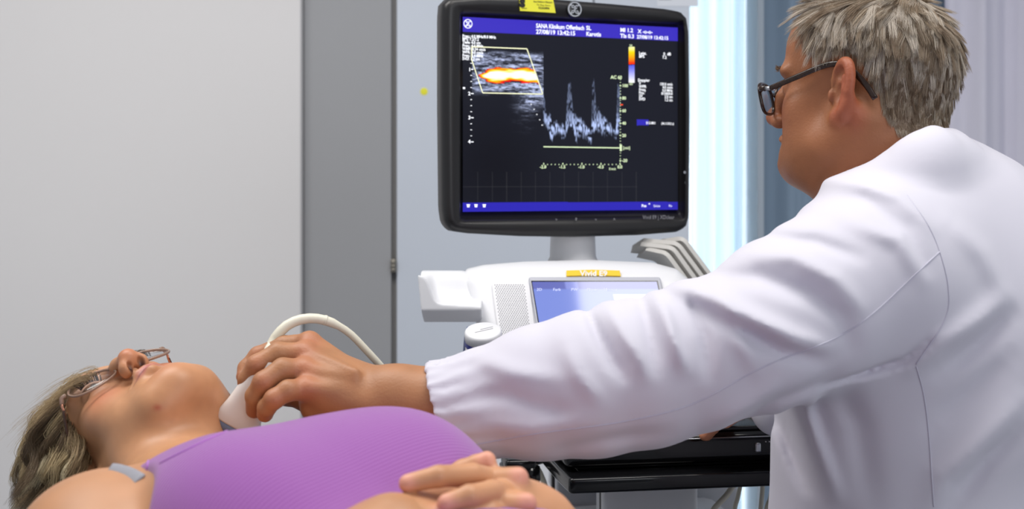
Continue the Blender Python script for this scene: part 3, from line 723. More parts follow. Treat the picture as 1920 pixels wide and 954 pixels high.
# housing: front outline in the panel plane, body sweeps back and down
fo = [(902, 655), (886, 585), (866, 530), (872, 508), (905, 500), (985, 494), (1110, 491), (1230, 496), (1275, 508), (1300, 530), (1322, 600), (1330, 670), (1300, 700), (930, 700)]
FO = ccw(np.array([cuv(x, y, 0) for x, y in fo]))
def poly_sd(P, u, v):
    d = np.full(np.broadcast(u, v).shape, 1e9); sg = np.ones_like(d)
    for i in range(len(P)):
        a, b = P[i-1], P[i]; e = b-a; wu, wv = u-a[0], v-a[1]; t = np.clip((wu*e[0]+wv*e[1])/(e@e), 0, 1)
        d = np.minimum(d, (wu-e[0]*t)**2+(wv-e[1]*t)**2)
        c1 = v >= a[1]; c2 = v < b[1]; c3_ = e[0]*wv > e[1]*wu
        sg = np.where((c1 & c2 & c3_) | (~c1 & ~c2 & ~c3_), -sg, sg)
    return np.sqrt(d)*sg
f = Field((-.11, 1.74, .80), (.36, 2.14, 1.07), .0032)
def head_sd(x, y, z):
    # slide each point straight forward onto the panel plane
    n = ((x-CP[0])*cn[0]+(y-CP[1])*cn[1]+(z-CP[2])*cn[2]); t = n/cn[1]        # distance behind the plane, measured along y
    X_, Y_, Z_ = x-CP[0], y-t-CP[1], z-CP[2]
    u = X_*cx_[0]+Y_*cx_[1]+Z_*cx_[2]; v = X_*cup[0]+Y_*cup[1]+Z_*cup[2]
    dep = -n; p2 = poly_sd(FO, u, v)+np.clip(t-.05, 0, 1)*.16
    def smax(a, b, k): h = np.maximum(k-np.abs(a-b), 0)/k; return np.maximum(a, b)+h*h*k*.25
    return smax(smax(p2, -dep+0*p2, .030), (t-.155)*.9, .05)
f.func(head_sd, 0, 'u')
V, Q = f.mesh(2); mesh_np('console_head', V, Q, M['whitepl'], mc)
# dark inset groove around the front fascia, perforated speaker, touch screen
fas = round_poly([cuv(921, 529), cuv(992, 527), cuv(1006, 640), cuv(938, 655)], .010)
V, F = slab(fas, c3, -.0035, .002, .0012); MB().add(V, F).build('speaker_panel', mat('speaker_panel_plastic', srgb(225, 225, 229), .5, noise=(8, .01, (1, 1, 1))), mc)
hol = MB(); k = 0
for j in range(34):
    for i in range(16):
        y = 534+j*3.15; x = 928+i*4.35+(2.2 if j % 2 else 0)+(y-534)*.13
        if x > 983+(y-534)*.13: continue
        u = cuv(x, y, -.0038); a = np.linspace(0, 2*np.pi, 8, endpoint=False); hol.add(c3(u+np.stack([np.cos(a), np.sin(a)], 1)*.00085, -.0038), [tuple(range(8))])
so = hol.build('speaker_holes', mat('speaker_hole_dark', srgb(105, 105, 112), .9, noise=(8, .01, (1, 1, 1))), mc, False)
bz = round_poly([cuv(991, 521), cuv(1238, 521), cuv(1262, 640), cuv(1010, 640)], .004)
V, F = slab(bz, c3, -.0042, .002, .002); tb = MB().add(V, F).build('touch_screen', mat('touch_bezel_grey', srgb(178, 180, 190), .4, noise=(8, .01, (1, 1, 1))), mc)
ib = [cuv(996, 528.5), cuv(1233, 528.5), cuv(1254, 632), cuv(1013, 632)]
V, F = slab(np.array(ib), c3, -.0046, .0, .0003, 2); MB().add(V, F).build('inner_edge', M['blackgl'], tb, False)
n1, n2 = 60, 40; A, Bq, Cq, D = [np.array(cuv(x, y)) for x, y in ((998, 531), (1231, 531), (1252, 630), (1015, 630))]
uu, vv = np.meshgrid(np.linspace(0, 1, n1), np.linspace(0, 1, n2)); uu = uu.ravel()[:, None]; vv = vv.ravel()[:, None]
tp = (A*(1-uu)+Bq*uu)*(1-vv)+(D*(1-uu)+Cq*uu)*vv
base = np.array(srgb(128, 146, 226)[:3]); tc_ = np.tile(base, (len(tp), 1))
tabs = (vv[:, 0] < .14); tc_[tabs] = srgb(104, 112, 190)[:3]
tc_[tabs & (np.abs(uu[:, 0]-.315) < .055)] = srgb(140, 150, 226)[:3]
tc_[(np.abs(vv[:, 0]-.30) < .06) & (np.abs(uu[:, 0]-.78) < .14)] = srgb(212, 220, 250)[:3]
tc_[(np.abs(vv[:, 0]-.58) < .06) & (np.abs(uu[:, 0]-.55) < .10)] = srgb(212, 220, 250)[:3]
idx = np.arange(n1*n2).reshape(n2, n1); Fq = np.stack([idx[:-1, :-1], idx[1:, :-1], idx[1:, 1:], idx[:-1, 1:]], -1).reshape(-1, 4)
mesh_np('touch_display', c3(tp, -.0049), Fq, emit_attr('touch_display_picture', 'img', 1.0, .07, .9), tb, False, tc_, 'img')
def put_c(mb, s, px, py, size, d=-.0052, anchor='c', bold=0.0):
    V, F = text_geo(s, 1.0, bold); o = cuv(px, py, d); x = V[:, 0]*size; 
    if anchor == 'c': x = x-V[:, 0].max()*size/2
    mb.add(c3(np.stack([x+o[0], V[:, 1]*size+o[1]], 1), d), F)
tt = MB()
for s, x in (('2D', 1011), ('Farb', 1044), ('PW', 1077), ('Physio', 1111), ('Messen', 1144)): put_c(tt, s, x, 545, .0065)
tt.build('tab_writing', mat('touch_text', (.2, .2, .3, 1), .4, emit=(.7, .75, 1, 1), estr=.9), tb, False)
yb_ = [cuv(1062, 508), cuv(1110, 506.5), cuv(1162, 508), cuv(1164, 518.5), cuv(1110, 517), cuv(1062, 518.5)]
V, F = slab(np.array(yb_), c3, -.0022, .001, .0003, 2); MB().add(V, F).build('name_label', M['yellow'], mc, False)
yt = MB(); put_c(yt, 'Vivid E9', 1113, 517, .0125, -.0026, bold=.03); yt.build('name_label_print', M['printw'], mc, False)
# --- side cup holder
cup = MB()
def hexa(mb, q8): mb.add(np.array(q8), [(0, 1, 2, 3), (4, 7, 6, 5), (0, 4, 5, 1), (1, 5, 6, 2), (2, 6, 7, 3), (3, 7, 4, 0)])
f = Field((-.175, 1.84, .93), (-.02, 2.00, 1.06), .0018)
yf, yk = 1.875, 1.965
sx0, sx1 = W(783, 0, yf)[0], W(903, 0, yf)[0]
ztop = W(0, 515, yf)[2]; zfb = W(0, 582, yf)[2]; zub = zfb-.020
def holder_sd(x, y, z):
    t = (x-sx0)/(sx1-sx0); q = np.clip((y-yf)/(yk-yf), 0, 1)
    drop = 1/(1+np.exp(-(t-.20)*26))
    hf_ = ztop-.041*drop-.006*np.clip(t, 0, 1)                      # front lip
    hb_ = ztop-.020*np.clip((t-.62)/.38, 0, 1)**2                   # back wall
    mid = ztop-.034*drop-.006                                      # ledge in the middle of the scoop
    h = hf_+(mid-hf_)*np.clip(q/.25, 0, 1)+(hb_-mid)*(1/(1+np.exp(-(q-.62)*22)))
    dx = np.maximum(sx0+(ztop-z)*.10-x, x-sx1); dy = np.maximum(yf-y, y-yk)
    dz = np.maximum((z-h)*.75, np.maximum(zub-z, (zfb-(y-yf)*.75-z)*.8))
    return np.maximum(np.maximum(dx, dy), dz)
f.func(holder_sd, 0, 'u')
V, Q = f.mesh(3); mesh_np('side_cup_holder', V, Q, M['whitepl'], mc)
# --- arms, body column and black control desk
DY = math.radians(9); dxv = np.array([math.cos(DY), math.sin(DY), 0]); dyv = np.array([-math.sin(DY), math.cos(DY), 0])
Rd = np.stack([dxv, dyv, [0, 0, 1]], 1)
desk0 = W(1440, 850, 1.70)
def dbox(mb, u0, u1, v0, v1, z0, z1, bev=.006): 
    c = desk0+dxv*(u0+u1)/2+dyv*(v0+v1)/2; c[2] = (z0+z1)/2; mb.box(c, (u1-u0, v1-v0, z1-z0), Rd, bev)
zd = lambda py, d: EYE-(py-336)*d/FPX
deskm = MB(); dbox(deskm, -.275, .10, .0, .26, zd(868, 1.7), zd(808, 1.7), .012); dk = deskm.build('control_desk', M['blackgl'], mc)
rim = MB(); dbox(rim, -.270, .095, -.001, .004, zd(819, 1.7), zd(816.8, 1.7), .0008); rim.build('chrome_strip', M['silver'], dk)
kb = MB(); dbox(kb, -.26, .09, .01, .24, zd(808, 1.7), zd(808, 1.7)+.006, .002)
kb.build('key_deck', mat('key_deck_plastic', srgb(30, 30, 33), .35, noise=(20, .05, (1, 1, 1))), dk)
ky = MB()
for j in range(5):
    for i in range(13): dbox(ky, -.245+i*.024, -.226+i*.024, .06+j*.026, .08+j*.026, zd(808, 1.7)+.005, zd(808, 1.7)+.013, .002)
ky.build('keys', M['greypl'], dk)
bt_ = MB(); dbox(bt_, -.0185, -.0105, -.004, .004, zd(847, 1.7), zd(828.5, 1.7), .0025); bt_.build('release_button', M['silver'], dk)
ld = MB(); 
for u in (-.004, .001): dbox(ld, u, u+.0016, -.0012, .002, zd(828.5, 1.7), zd(827, 1.7), .0003)
ld.build('indicator_dots', M['printw'], dk)
tray = MB(); a0 = [(1030, 868), (1041, 868), (1070, 895), (1434, 885), (1436, 899), (1250, 906), (1062, 914), (1056, 908)]
# tray under the desk: plate with a raised front edge and an angled left side
tp2 = [(-.275, -.03), (.02, -.03), (.10, .02), (.10, .26), (-.279, .26), (-.278, .04)]
P_ = ccw(np.array(tp2)); t3 = lambda z: (lambda P, d: np.stack([desk0[0]+P[:, 0]*dxv[0]+P[:, 1]*dyv[0], desk0[1]+P[:, 0]*dxv[1]+P[:, 1]*dyv[1], np.full(len(P), z)+d], 1))
V, F = slab(round_poly(P_, .008), t3(zd(912, 1.67)), 0, .020, .004); tray.add(V, F)
dbox(tray, -.255, .09, .015, .25, zd(912, 1.67)+.019, zd(868, 1.7)+.004, .004)
tray.build('slide_tray', M['blackgl'], mc)
by = MB(); 
by.box((.13, 2.13, .36), (.36, .46, .62), Rd, .03); by.build('base_cabinet', M['whitepl'], mc)
cl = MB(); cl.tube(resample([(.135, 2.12, .62), (.13, 2.10, .80), (.12, 2.06, .96)], 14), np.linspace(.10, .085, 14), 24, sq=(1, .75)); cl.build('support_column', M['greypl'], mc)
lp = MB(); lp.box(W(1215, 960, 1.88)+np.array([0, .02, .01]), (.145, .05, .20), Rd, .008); lp.build('lower_drawer', M['whitepl'], mc)
for x, d in ((1037, 1.93), (1129, 1.87)): st = MB(); p = W(x, 930, d); st.box(p+np.array([0, .01, -.04]), (.0045, .012, .17), Rd, .001); st.build('trim_strip', M['blackpl'], mc)
wp = MB(); wp.box(W(1083, 940, 1.95)+np.array([0, .03, -.06]), (.070, .04, .20), Rd, .004); wp.build('side_cover', M['greypl'], mc); wp = MB(); wp.box(W(1345, 950, 1.98)+np.array([0, .05, -.06]), (.075, .03, .20), Rd, .004); wp.build('side_cover', M['greypl'], mc)
for sx in (-1, 1):
    for sy in (-1, 1):
        w_ = MB(); c = np.array([.13+sx*.17, 2.13+sy*.2, .045]); w_.tube([c-[.015, 0, 0], c+[.015, 0, 0]], .045, 24); w_.build('wheel', M['blackpl'], mc)
# probe cradle: black socket, cylinder and the ivory hook loop
pc = MB(); p = W(972, 868, 1.84); pc.box(p, (.045, .05, .020), Rd, .006); q = W(996, 890, 1.83); pc.tube([q+[0, 0, .012], q-[0, 0, .006], q-[0, 0, .014]], [.0125, .0135, .011], 20)
for x in (-.02, .02): pc.box(p+np.array([x, 0, -.008]), (.010, .04, .012), Rd, .003)
pc.tube([p, p+[0.05, .06, .0], p+[.12, .12, 0]], .010, 12)
pc.build('probe_cradle', M['blackgl'], mc)
hk = MB(); pts = [W(x, y, 1.86) for x, y in ((927, 905), (935, 885), (955, 868), (985, 862), (1005, 875), (1017, 897), (1022, 915), (1022, 940))]; hk.tube(resample(pts, 40), .0042, 12, sq=(1, 1)); hk.build('cradle_hook', M['ivory'], mc)
# cables hanging under the tray
for i, P in enumerate([((1385, 890, 1.80), (1365, 925, 1.79), (1335, 960, 1.78), (1320, 1010, 1.80), (1300, 1100, 1.85)), ((1392, 890, 1.82), (1384, 930, 1.82), (1376, 965, 1.82), (1370, 1060, 1.84)), ((1431, 885, 1.80), (1429, 925, 1.80), (1426, 960, 1.80), (1420, 1080, 1.84)), ((1452, 900, 1.80), (1444, 935, 1.80), (1436, 965, 1.80), (1428, 1090, 1.84))]):
    c = MB(); c.tube(resample([W(*p) for p in P], 30), .0042 if i == 0 else .0032, 10); c.build('hanging_cable', M['ivory'], mc)
# clear bag beside the coat
# --- gel bottle leaning in its bracket
bo = thing('gel_bottle', 'white gel bottle with a blue band, tilted in the machine\'s side bracket', 'bottle', W(905, 640, 1.72))
ax = unit([-.03, -.36, .93]); top = W(906, 619, 1.72); e1 = unit(np.cross(ax, [0, 1, 0])); e2 = np.cross(ax, e1)
def disc(o, r, n=40): a = np.linspace(0, 2*np.pi, n, endpoint=False); return o+np.outer(np.cos(a), e1)*r+np.outer(np.sin(a), e2)*r
r0 = .0252
V, F = loft([disc(top-ax*.0, r0*.90), disc(top-ax*.0006, r0*.95), disc(top-ax*.003, r0), disc(top-ax*.0130, r0*1.01)][::-1]); MB().add(V, F).build('cap', M['whitepl'], bo)
V, F = loft([disc(top-ax*.012, r0*.985), disc(top-ax*.023, r0*.985), disc(top-ax*.026, r0*1.0), disc(top-ax*.13, r0*1.0), disc(top-ax*.135, r0*.93)][::-1]); MB().add(V, F).build('body', mat('gel_bottle_plastic', srgb(224, 224, 226), .4, noise=(8, .01, (1, 1, 1))), bo)
V, F = loft([disc(top-ax*.0136, r0*1.02), disc(top-ax*.0205, r0*1.02)][::-1], False, False); MB().add(V, F).build('blue_band', M['blue'], bo)
ct = MB(); a = np.linspace(-.8, .9, 24)
for k, (o1, ln) in enumerate(((.0, 1.0), (-.005, .7))):
    P = [top+ax*.0004+e1*(-.013+.024*t*ln)+e2*(-(.004)+.010*t*ln+o1) for t in np.linspace(0, 1, 12)]; ct.tube(P, .0004, 6, sq=(1, .5))
ct.build('cap_print', M['greyprint'], bo, False)
br = MB(); pb = W(879, 624, 1.74); br.tube(resample([pb+[0, 0, .008], pb+[-.004, .0, -.010], pb+[-.006, .01, -.06], pb+[.0, .03, -.12], pb+[.06, .10, -.14], pb+[.12, .16, -.14]], 30), .005, 10, sq=(1, .6)); br.build('bottle_bracket', mat('bracket_plastic', srgb(96, 106, 140), .5, noise=(8, .02, (1, 1, 1))), mc)
# --- loose folded sheets stuffed behind the console head
def sheet(path, wv, th):
    P = []; path = [np.array(p, float) for p in path]
    for i in range(len(path)):
        if 0 < i < len(path)-1:
            a_, b_ = path[i-1]-path[i], path[i+1]-path[i]; r_ = min(.010, np.linalg.norm(a_)*.3, np.linalg.norm(b_)*.3)
            A_, B_ = path[i]+unit(a_)*r_, path[i]+unit(b_)*r_
            for t in np.linspace(0, 1, 6): P.append((1-t)**2*A_+2*t*(1-t)*path[i]+t*t*B_)
        else: P.append(path[i])
    P = np.array(P); T = np.gradient(P, axis=0); T /= np.linalg.norm(T, axis=1)[:, None]; wv = np.array(wv, float); secs = []
    for p, t in zip(P, T):
        n = unit(np.cross(t, wv))*th/2; secs.append(np.array([p+n, p+wv+n, p+wv-n, p-n]))
    return loft(secs)
labs = ['folded grey sheet lying lowest against the console\'s right shoulder', 'folded grey sheet second from the bottom of those behind the console', 'folded grey sheet third from the bottom of those behind the console', 'folded grey sheet uppermost and outermost of those behind the console']
for i, (x0, y0, x1, y1, x2, y2) in enumerate([(1212, 466, 1250, 474, 1335, 590), (1202, 457, 1262, 464, 1345, 580), (1206, 450, 1271, 456, 1354, 568), (1240, 452, 1281, 446, 1366, 560)]):
    d = 2.045+i*.006; V, F = sheet([W(x0, y0, d+.03), W(x1, y1, d), W(x2, y2, d-.01)], (-.010-.002*i, .045, -.014), .0072)
    tag(MB().add(V, F).build('folded_sheet', M['paper'], smooth=False), labs[i], 'paper', 'folded sheets behind the console')
# ------------------------------------------------------------------ examination couch and stool
PD = unit([.67, -.725, 0]); PL = unit([.725, .67, 0])          # patient: towards the feet, towards her left
RC = np.stack([PD, PL, [0, 0, 1]], 1)
PC = np.array([-.235, 1.145, 0])
co = thing('examination_couch', 'dark blue padded examination couch carrying the woman', 'couch', PC+PD*.6)
def cbox(mb, a0, a1, b0, b1, z0, z1, bev): c = PC+PD*(a0+a1)/2+PL*(b0+b1)/2; c[2] = (z0+z1)/2; mb.box(c, (a1-a0, b1-b0, z1-z0), RC, bev)
k = MB(); cbox(k, -.42, 1.55, -.30, .22, .70, .775, .02); k.build('padding', M['upholstery'], co)
k = MB(); cbox(k, -.40, 1.53, -.28, .20, .64, .70, .004); k.build('frame', M['steel'], co)
for a in (-.30, 1.40):
    for b in (-.24, .16): k = MB(); c = PC+PD*a+PL*b; k.tube([c+[0, 0, .0], c+[0, 0, .65]], .02, 16); k.build('leg', M['steel'], co)
sl = thing('stool', 'round padded swivel stool under the man in the white coat', 'stool', (.50, 1.42, 0))
k = MB(); V, F = loft([ring((.50, 1.42, z), r, r) for z, r in ((.40, .15), (.41, .175), (.45, .18), (.47, .165), (.475, .12))]); k.add(V, F); k.build('seat', M['upholstery'], sl)
k = MB(); k.tube([(.50, 1.42, .06), (.50, 1.42, .41)], .025, 20); k.build('column', M['steel'], sl)
for i in range(5):
    t = i*2*np.pi/5; e = np.array([math.cos(t), math.sin(t), 0]); k = MB(); k.tube([np.array([.5, 1.42, .08]), np.array([.5, 1.42, .06])+e*.22], .014, 10); b = k.build('leg', M['blackpl'], sl)
    w_ = MB(); c = np.array([.5, 1.42, .026])+e*.22; n_ = np.cross(e, [0, 0, 1]); w_.tube([c-n_*.01, c+n_*.01], .026, 18); w_.build('caster', M['blackpl'], b)

# ------------------------------------------------------------------ the woman on the couch
PF = Frame(np.array([-.386, 1.345, .889]), (.606, .737, .2987), (-.7476, .6561, -.1035), (-.2723, -.1606, .9487), .916)
wom = thing('person', 'woman in a purple top and glasses lying on her back with folded hands', 'person', PC)
def tl(a, b, z): return np.array([PC[0]+PD[0]*a+PL[0]*b, PC[1]+PD[1]*a+PL[1]*b, z])
def torso_f(f, g=0.0):
    R = RC
    e = lambda a, b, z, r, k=.04: f.ell(tl(a, b, z), np.array(r)+g, R, k)
    e(.20, 0, .850, (.26, .155, .080))
    e(.02, 0, .860, (.10, .135, .062), .05)
    e(.40, 0, .822, (.24, .150, .078), .05)
    e(.62, 0, .825, (.20, .170, .080), .06)
    e(.110, -.072, .892, (.105, .082, .072), .04)
    e(.120, .0, .890, (.10, .06, .070), .04)
    e(.130, .062, .892, (.095, .080, .078), .04)
def ptank(a, b): return 0
fw = Field((-.60, .62, .76), (.42, 1.50, 1.06), .0032)
torso_f(fw)
# shoulders and arms
for s in (-1, 1):
    sh = tl(.015, s*.155, .873); el = tl(.27, s*(.235 if s < 0 else .20), .835 if s < 0 else .79)
    fw.ell(sh, (.056, .056, .050), None, .04); fw.cone(sh, el, .050, .040, .03)
RW = W(735, 998, .93); LW = W(1035, 1035, 1.0)
fw.cone(tl(.27, -.235, .835), RW, .040, .028, .02); fw.cone(tl(.27, .20, .79), LW, .040, .036, .02)
# neck
nk = PF.w(0, -.050, -.022)
fw.chain([nk, tl(-.03, .0, .872), tl(.04, 0, .865)], [.046, .048, .058], .03)
fw.chain([PF.w(-.035, -.06, -.01), tl(-.01, -.075, .880), tl(.01, -.13, .880)], [.030, .034, .036], .04)
V, Q = fw.mesh(2)
# keep body parts here but cut away the head region: the head is grown finer and overlaps it at the neck
hf = Field(PF.H-np.array([.17, .19, .13]), PF.H+np.array([.20, .15, .15]), .00165)
head(hf, PF, sc_fat=.001, ears=(-1, 1), male=False, nz=.88)
hf.chain([nk, tl(-.03, .0, .872), tl(.04, 0, .865)], [.046, .048, .058], .030)
hf.chain([PF.w(-.035, -.06, -.01), tl(-.01, -.075, .880), tl(.01, -.13, .880)], [.030, .034, .036], .035)
torso_f(hf)
# closed upper lid leaves a narrow dark opening
for s in (-1, 1):
    hf.ell(PF.w(s*.0315, .0085, .0800), (.0150, .0090, .0115), PF.R, .003)
    hf.ell(PF.w(s*.0315, -.0060, .0795), (.0145, .0060, .0100), PF.R, .004)
HV, HQ = hf.mesh(2)
skin_b = srgb(188, 136, 98)
hcol = skin_cols(HV, PF, skin_b, srgb(172, 98, 96), srgb(184, 100, 76))
p = PF.l(HV)
_hb = BVHTree.FromPolygons(HV.tolist(), HQ.tolist()); _r = _hb.ray_cast(Vector((0, 0, EYE)), Vector(((295-960)/FPX, 1, -(764-336)/FPX)).normalized())
if _r[0] is not None: hcol = blend(hcol, srgb(168, 88, 62), np.clip(gauss(HV, _r[0], (.0045, .0045, .0030))*.9, 0, 1))
# hands, clasped over the belly
hd = Field(W(700, 990, .90)+np.array([-.03, -.05, -.05]), W(1110, 840, 1.12)+np.array([.04, .03, .03]), .0015)
def finger(f, P, r, k=.0022): f.chain([W(*q) for q in P], r, k)
# right palm and wrist
hd.cone(RW, W(795, 972, .960), .026, .020, .015)
hd.chain([W(775, 978, .955), W(835, 926, .985)], [.019, .0120], .010)
hd.chain([W(785, 982, .95), W(845, 950, .965)], [.019, .0120], .010)
hd.chain([W(775, 970, .97), W(835, 902, 1.01)], [.018, .0110], .010)
hd.chain([W(785, 995, .93), W(850, 978, .94)], [.020, .013], .012)
finger(hd, [(835, 902, 1.01), (868, 881, 1.015), (893, 871, 1.015), (913, 862, 1.015)], [.0092, .0084, .0078, .0070])
finger(hd, [(835, 926, .985), (885, 906, .985), (930, 898, .985), (972, 893, .985)], [.0098, .0092, .0086, .0074])
finger(hd, [(845, 945, .965), (905, 950, .955), (950, 945, .955), (988, 942, .955)], [.0100, .0092, .0084, .0072])
finger(hd, [(850, 985, .94), (900, 980, .93), (940, 975, .93), (975, 972, .93)], [.0092, .0084, .0074, .0064])
# left palm, wrist and fingers laid between them
hd.cone(LW, W(992, 985, 1.0), .036, .032, .015)
hd.chain([W(1000, 975, 1.01), W(940, 908, 1.005)], [.026, .0125], .012)
hd.chain([W(1005, 985, 1.00), W(955, 928, .985)], [.026, .0125], .012)
hd.chain([W(1005, 995, .99), W(965, 958, .965)], [.024, .0125], .012)
finger(hd, [(945, 905, 1.0), (885, 890, .970), (822, 893, .950), (765, 906, .945)], [.0094, .0088, .0082, .0070])
finger(hd, [(955, 925, .985), (922, 923, .955), (880, 930, .935), (838, 943, .930)], [.0100, .0092, .0084, .0072])
finger(hd, [(965, 955, .965), (920, 962, .945), (880, 968, .935), (840, 978, .930)], [.0096, .0088, .0080, .0068])
DV, DQ = hd.mesh(2)
dcol = np.tile(np.array(srgb(200, 146, 108)[:3]), (len(DV), 1))*(.92+.16*vnoise(DV, 60, 5)[:, None])
nails = [(913, 858, 1.008), (977, 889, .979), (992, 938, .949), (758, 904, .939), (832, 942, .925)]
for n_ in nails: dcol = blend(dcol, srgb(226, 158, 140), .75*np.clip(gauss(DV, W(*n_), (.0095, .0095, .0075))*1.6-.2, 0, 1))
bcol = np.tile(np.array(skin_b[:3]), (len(V), 1))*(.92+.16*vnoise(V, 50, 6)[:, None])
keep = lambda VV, QQ, cc, m: (VV, QQ[m[QQ].all(1)], cc)
cut = PF.l(V)[:, 1]; m = (cut < -.105)
BV, BQ, BC = join_arrays([keep(V, Q, bcol, m), (HV, HQ, hcol), (DV, DQ, dcol)])
mesh_np('body', BV, BQ, M['skin_f'], wom, True, BC)
# tank top: the same torso, a little thicker, cut at neckline and armholes
ft = Field((-.40, .55, .765), (.45, 1.42, 1.04), .0030)
torso_f(ft, .0045)
ft.ell(tl(.03, -.085, .895), (.05, .04, .030), RC, .04)
def AB(x, y): return (x-PC[0])*PD[0]+(y-PC[1])*PD[1], (x-PC[0])*PL[0]+(y-PC[1])*PL[1]
def neckcut(x, y, z):
    a, b = AB(x, y); line = .004-.02*np.clip((np.abs(b)-.05)/.05, 0, 1)+.0*z
    return line-a
ft.func(neckcut, .004, 'i')
for s in (-1, 1):
    def arm(x, y, z, s=s):
        a, b = AB(x, y); return -(.090-np.sqrt((a-.0)**2*.8+(b-s*.205)**2)+0*z)*-1
    ft.func(lambda x, y, z, s=s: (.088-np.sqrt((AB(x, y)[0]-.012)**2*.55+(AB(x, y)[1]-s*.205)**2))+0*z, .004, 'i')
TV, TQ = ft.mesh(2)
tank = mesh_np('tank_top', TV, TQ, M['top'], wom)
bvh_b = BVHTree.FromPolygons(BV.tolist(), BQ.tolist()); bvh_t = BVHTree.FromPolygons(TV.tolist(), TQ.tolist())
def hit(px, py, trees, lift=.0006, only=None):
    o = Vector((0, 0, EYE)); d = Vector(((px-960)/FPX, 1, -(py-336)/FPX)).normalized(); best = None
    for t in trees:
        r = t.ray_cast(o, d)
        if r[0] is not None and (best is None or r[3] < best[1]): best = (np.array(r[0])-np.array(d)*lift, r[3])
    return None if best is None else best[0]
# hems
def surf_line(name, pxs, trees, r, m, parent, n=60, lift=.0003, sq=(1, 1)):
    P = resample([(x, y, 0) for x, y in pxs], n); out = [hit(q[0], q[1], trees, lift) for q in P]; out = [q for q in out if q is not None]
    if len(out) < 4: return None
    out = np.array(out); 
    for i in range(3): out[1:-1] = (out[:-2]+out[1:-1]*2+out[2:])/4
    jumps = np.linalg.norm(np.diff(out, axis=0), axis=1)
    if jumps.max() > .05: out = out[:np.argmax(jumps > .05)] if np.argmax(jumps > .05) > 4 else out[np.argmax(jumps > .05)+1:]
    k = MB(); k.tube(out, r, 8, sq=sq); return k.build(name, m, parent)
topseam = mat('purple_binding', srgb(170, 104, 188), .85, sheen=.3, noise=(60, .04, (1, 1, 1)))
surf_line('armhole_seam', [(278, 862), (275, 885), (270, 915), (266, 950)], [bvh_t], .0010, topseam, tank)
surf_line('neckline_seam', [(300, 868), (340, 848), (385, 826), (430, 806)], [bvh_t], .0010, topseam, tank)
# bra strap: a flat band lying over the shoulder
P = [hit(x, y, [bvh_b, bvh_t], .0012) for x, y in ((206, 879), (216, 880), (228, 883), (240, 887), (252, 893), (262, 899))]
P = [q for q in P if q is not None]
k = MB(); k.tube(resample(P, 24), .0058, 12, sq=(1, .22), up=(-.2, -.6, .75)); k.build('bra_strap', M['strap'], wom)
# ring on the left hand
rc = W(941, 926, .975); k = MB(); a = np.linspace(0, 2*np.pi, 28, endpoint=False); k.tube([rc+np.array([.003*math.sin(t), .0098*math.cos(t), .0098*math.sin(t)]) for t in a], .0012, 8, closed=True)
tag(k.build('finger_ring', M['gold']), 'thin gold ring on the woman\'s clasped fingers', 'ring')

# hair: dark cap with long wavy locks falling off the couch end
cf = Field(PF.H-.16, PF.H+.17, .003)
cf.ell(PF.w(0, .040, -.012), (.084, .091, .103), PF.R, 0)
cf.ell(PF.w(0, .055, .035), (.070, .065, .056), PF.R, .03)
def haircut(x, y, z):
    X_ = (x-PF.H[0]), (y-PF.H[1]), (z-PF.H[2]); l = [X_[0]*PF.R[0, i]+X_[1]*PF.R[1, i]+X_[2]*PF.R[2, i] for i in range(3)]
    # hair where it lies behind and above the face
    return (l[2]*.80-l[1]*.60+.012)
cf.func(haircut, .01, 'i')
CV, CQ = cf.mesh(3)
capc = np.tile(np.array(srgb(104, 84, 58)[:3]), (len(CV), 1))
guides = [[(158, 712), (118, 742), (82, 790), (66, 850), (60, 895), (25, 955)], [(142, 722), (98, 770), (66, 820), (52, 870), (66, 915), (35, 965)], [(132, 738), (100, 800), (78, 850), (82, 890), (60, 925), (50, 975)],
          [(122, 765), (112, 815), (100, 860), (112, 895), (90, 930), (80, 980)], [(128, 800), (135, 840), (125, 880), (138, 910), (120, 940), (110, 990)], [(140, 830), (152, 865), (150, 890), (160, 915), (140, 950), (130, 990)]]
G = np.array([resample([(x, y, 0) for x, y in g], 16)[:, :2] for g in guides])
locks = []; lc = []
r = np.random.default_rng(21)
for i in range(150):
    u = r.random()*(len(G)-1); i0 = int(u); fr_ = u-i0; g = G[i0]*(1-fr_)+G[min(i0+1, len(G)-1)]*fr_
    d0 = 1.345+.06*r.random()-.075*(u/5); dep = d0+.025*np.exp(-np.linspace(0, 6, 16))+np.linspace(0, 1, 16)*(.02*r.normal()-.03*(u/5)); g = g+np.linspace(0, 1, 16)[:, None]*r.normal(0, 11, 2)
    g = np.stack([W(a, b, dd) for (a, b), dd in zip(g, dep)]); t = np.linspace(0, 1, 16); ph = r.random()*6.28; fr2 = 1.4+r.random()*1.3; amp = (.003+.008*t)
    e1_ = np.array([1, 0, .3]); e2_ = np.array([0, 1, 0.])
    lk = g+(np.sin(ph+6.28*fr2*t)*amp)[:, None]*e1_+(np.cos(ph+6.28*fr2*t)*amp)[:, None]*e2_
    tone = r.random(); base_c = np.array(srgb(*[(220, 204, 168), (192, 170, 130), (156, 132, 98), (108, 88, 64)][min(3, int(tone*4))])[:3])
    ns = 85; off = r.normal(0, .0036, (ns, 3)); ln = r.uniform(.65, 1, ns); spread = np.linspace(.8, 1.0, 16)*(1-.5*t)
    for j in range(ns):
        q = lk[:, :]+off[j]*spread[:, None]+np.sin(t*14+j)[:, None]*.0006
        locks.append(resample(q[:max(6, int(16*ln[j]))], 16)); lc.append(base_c*(.75+.5*r.random()))
locks = np.array(locks); lc = np.array(lc)
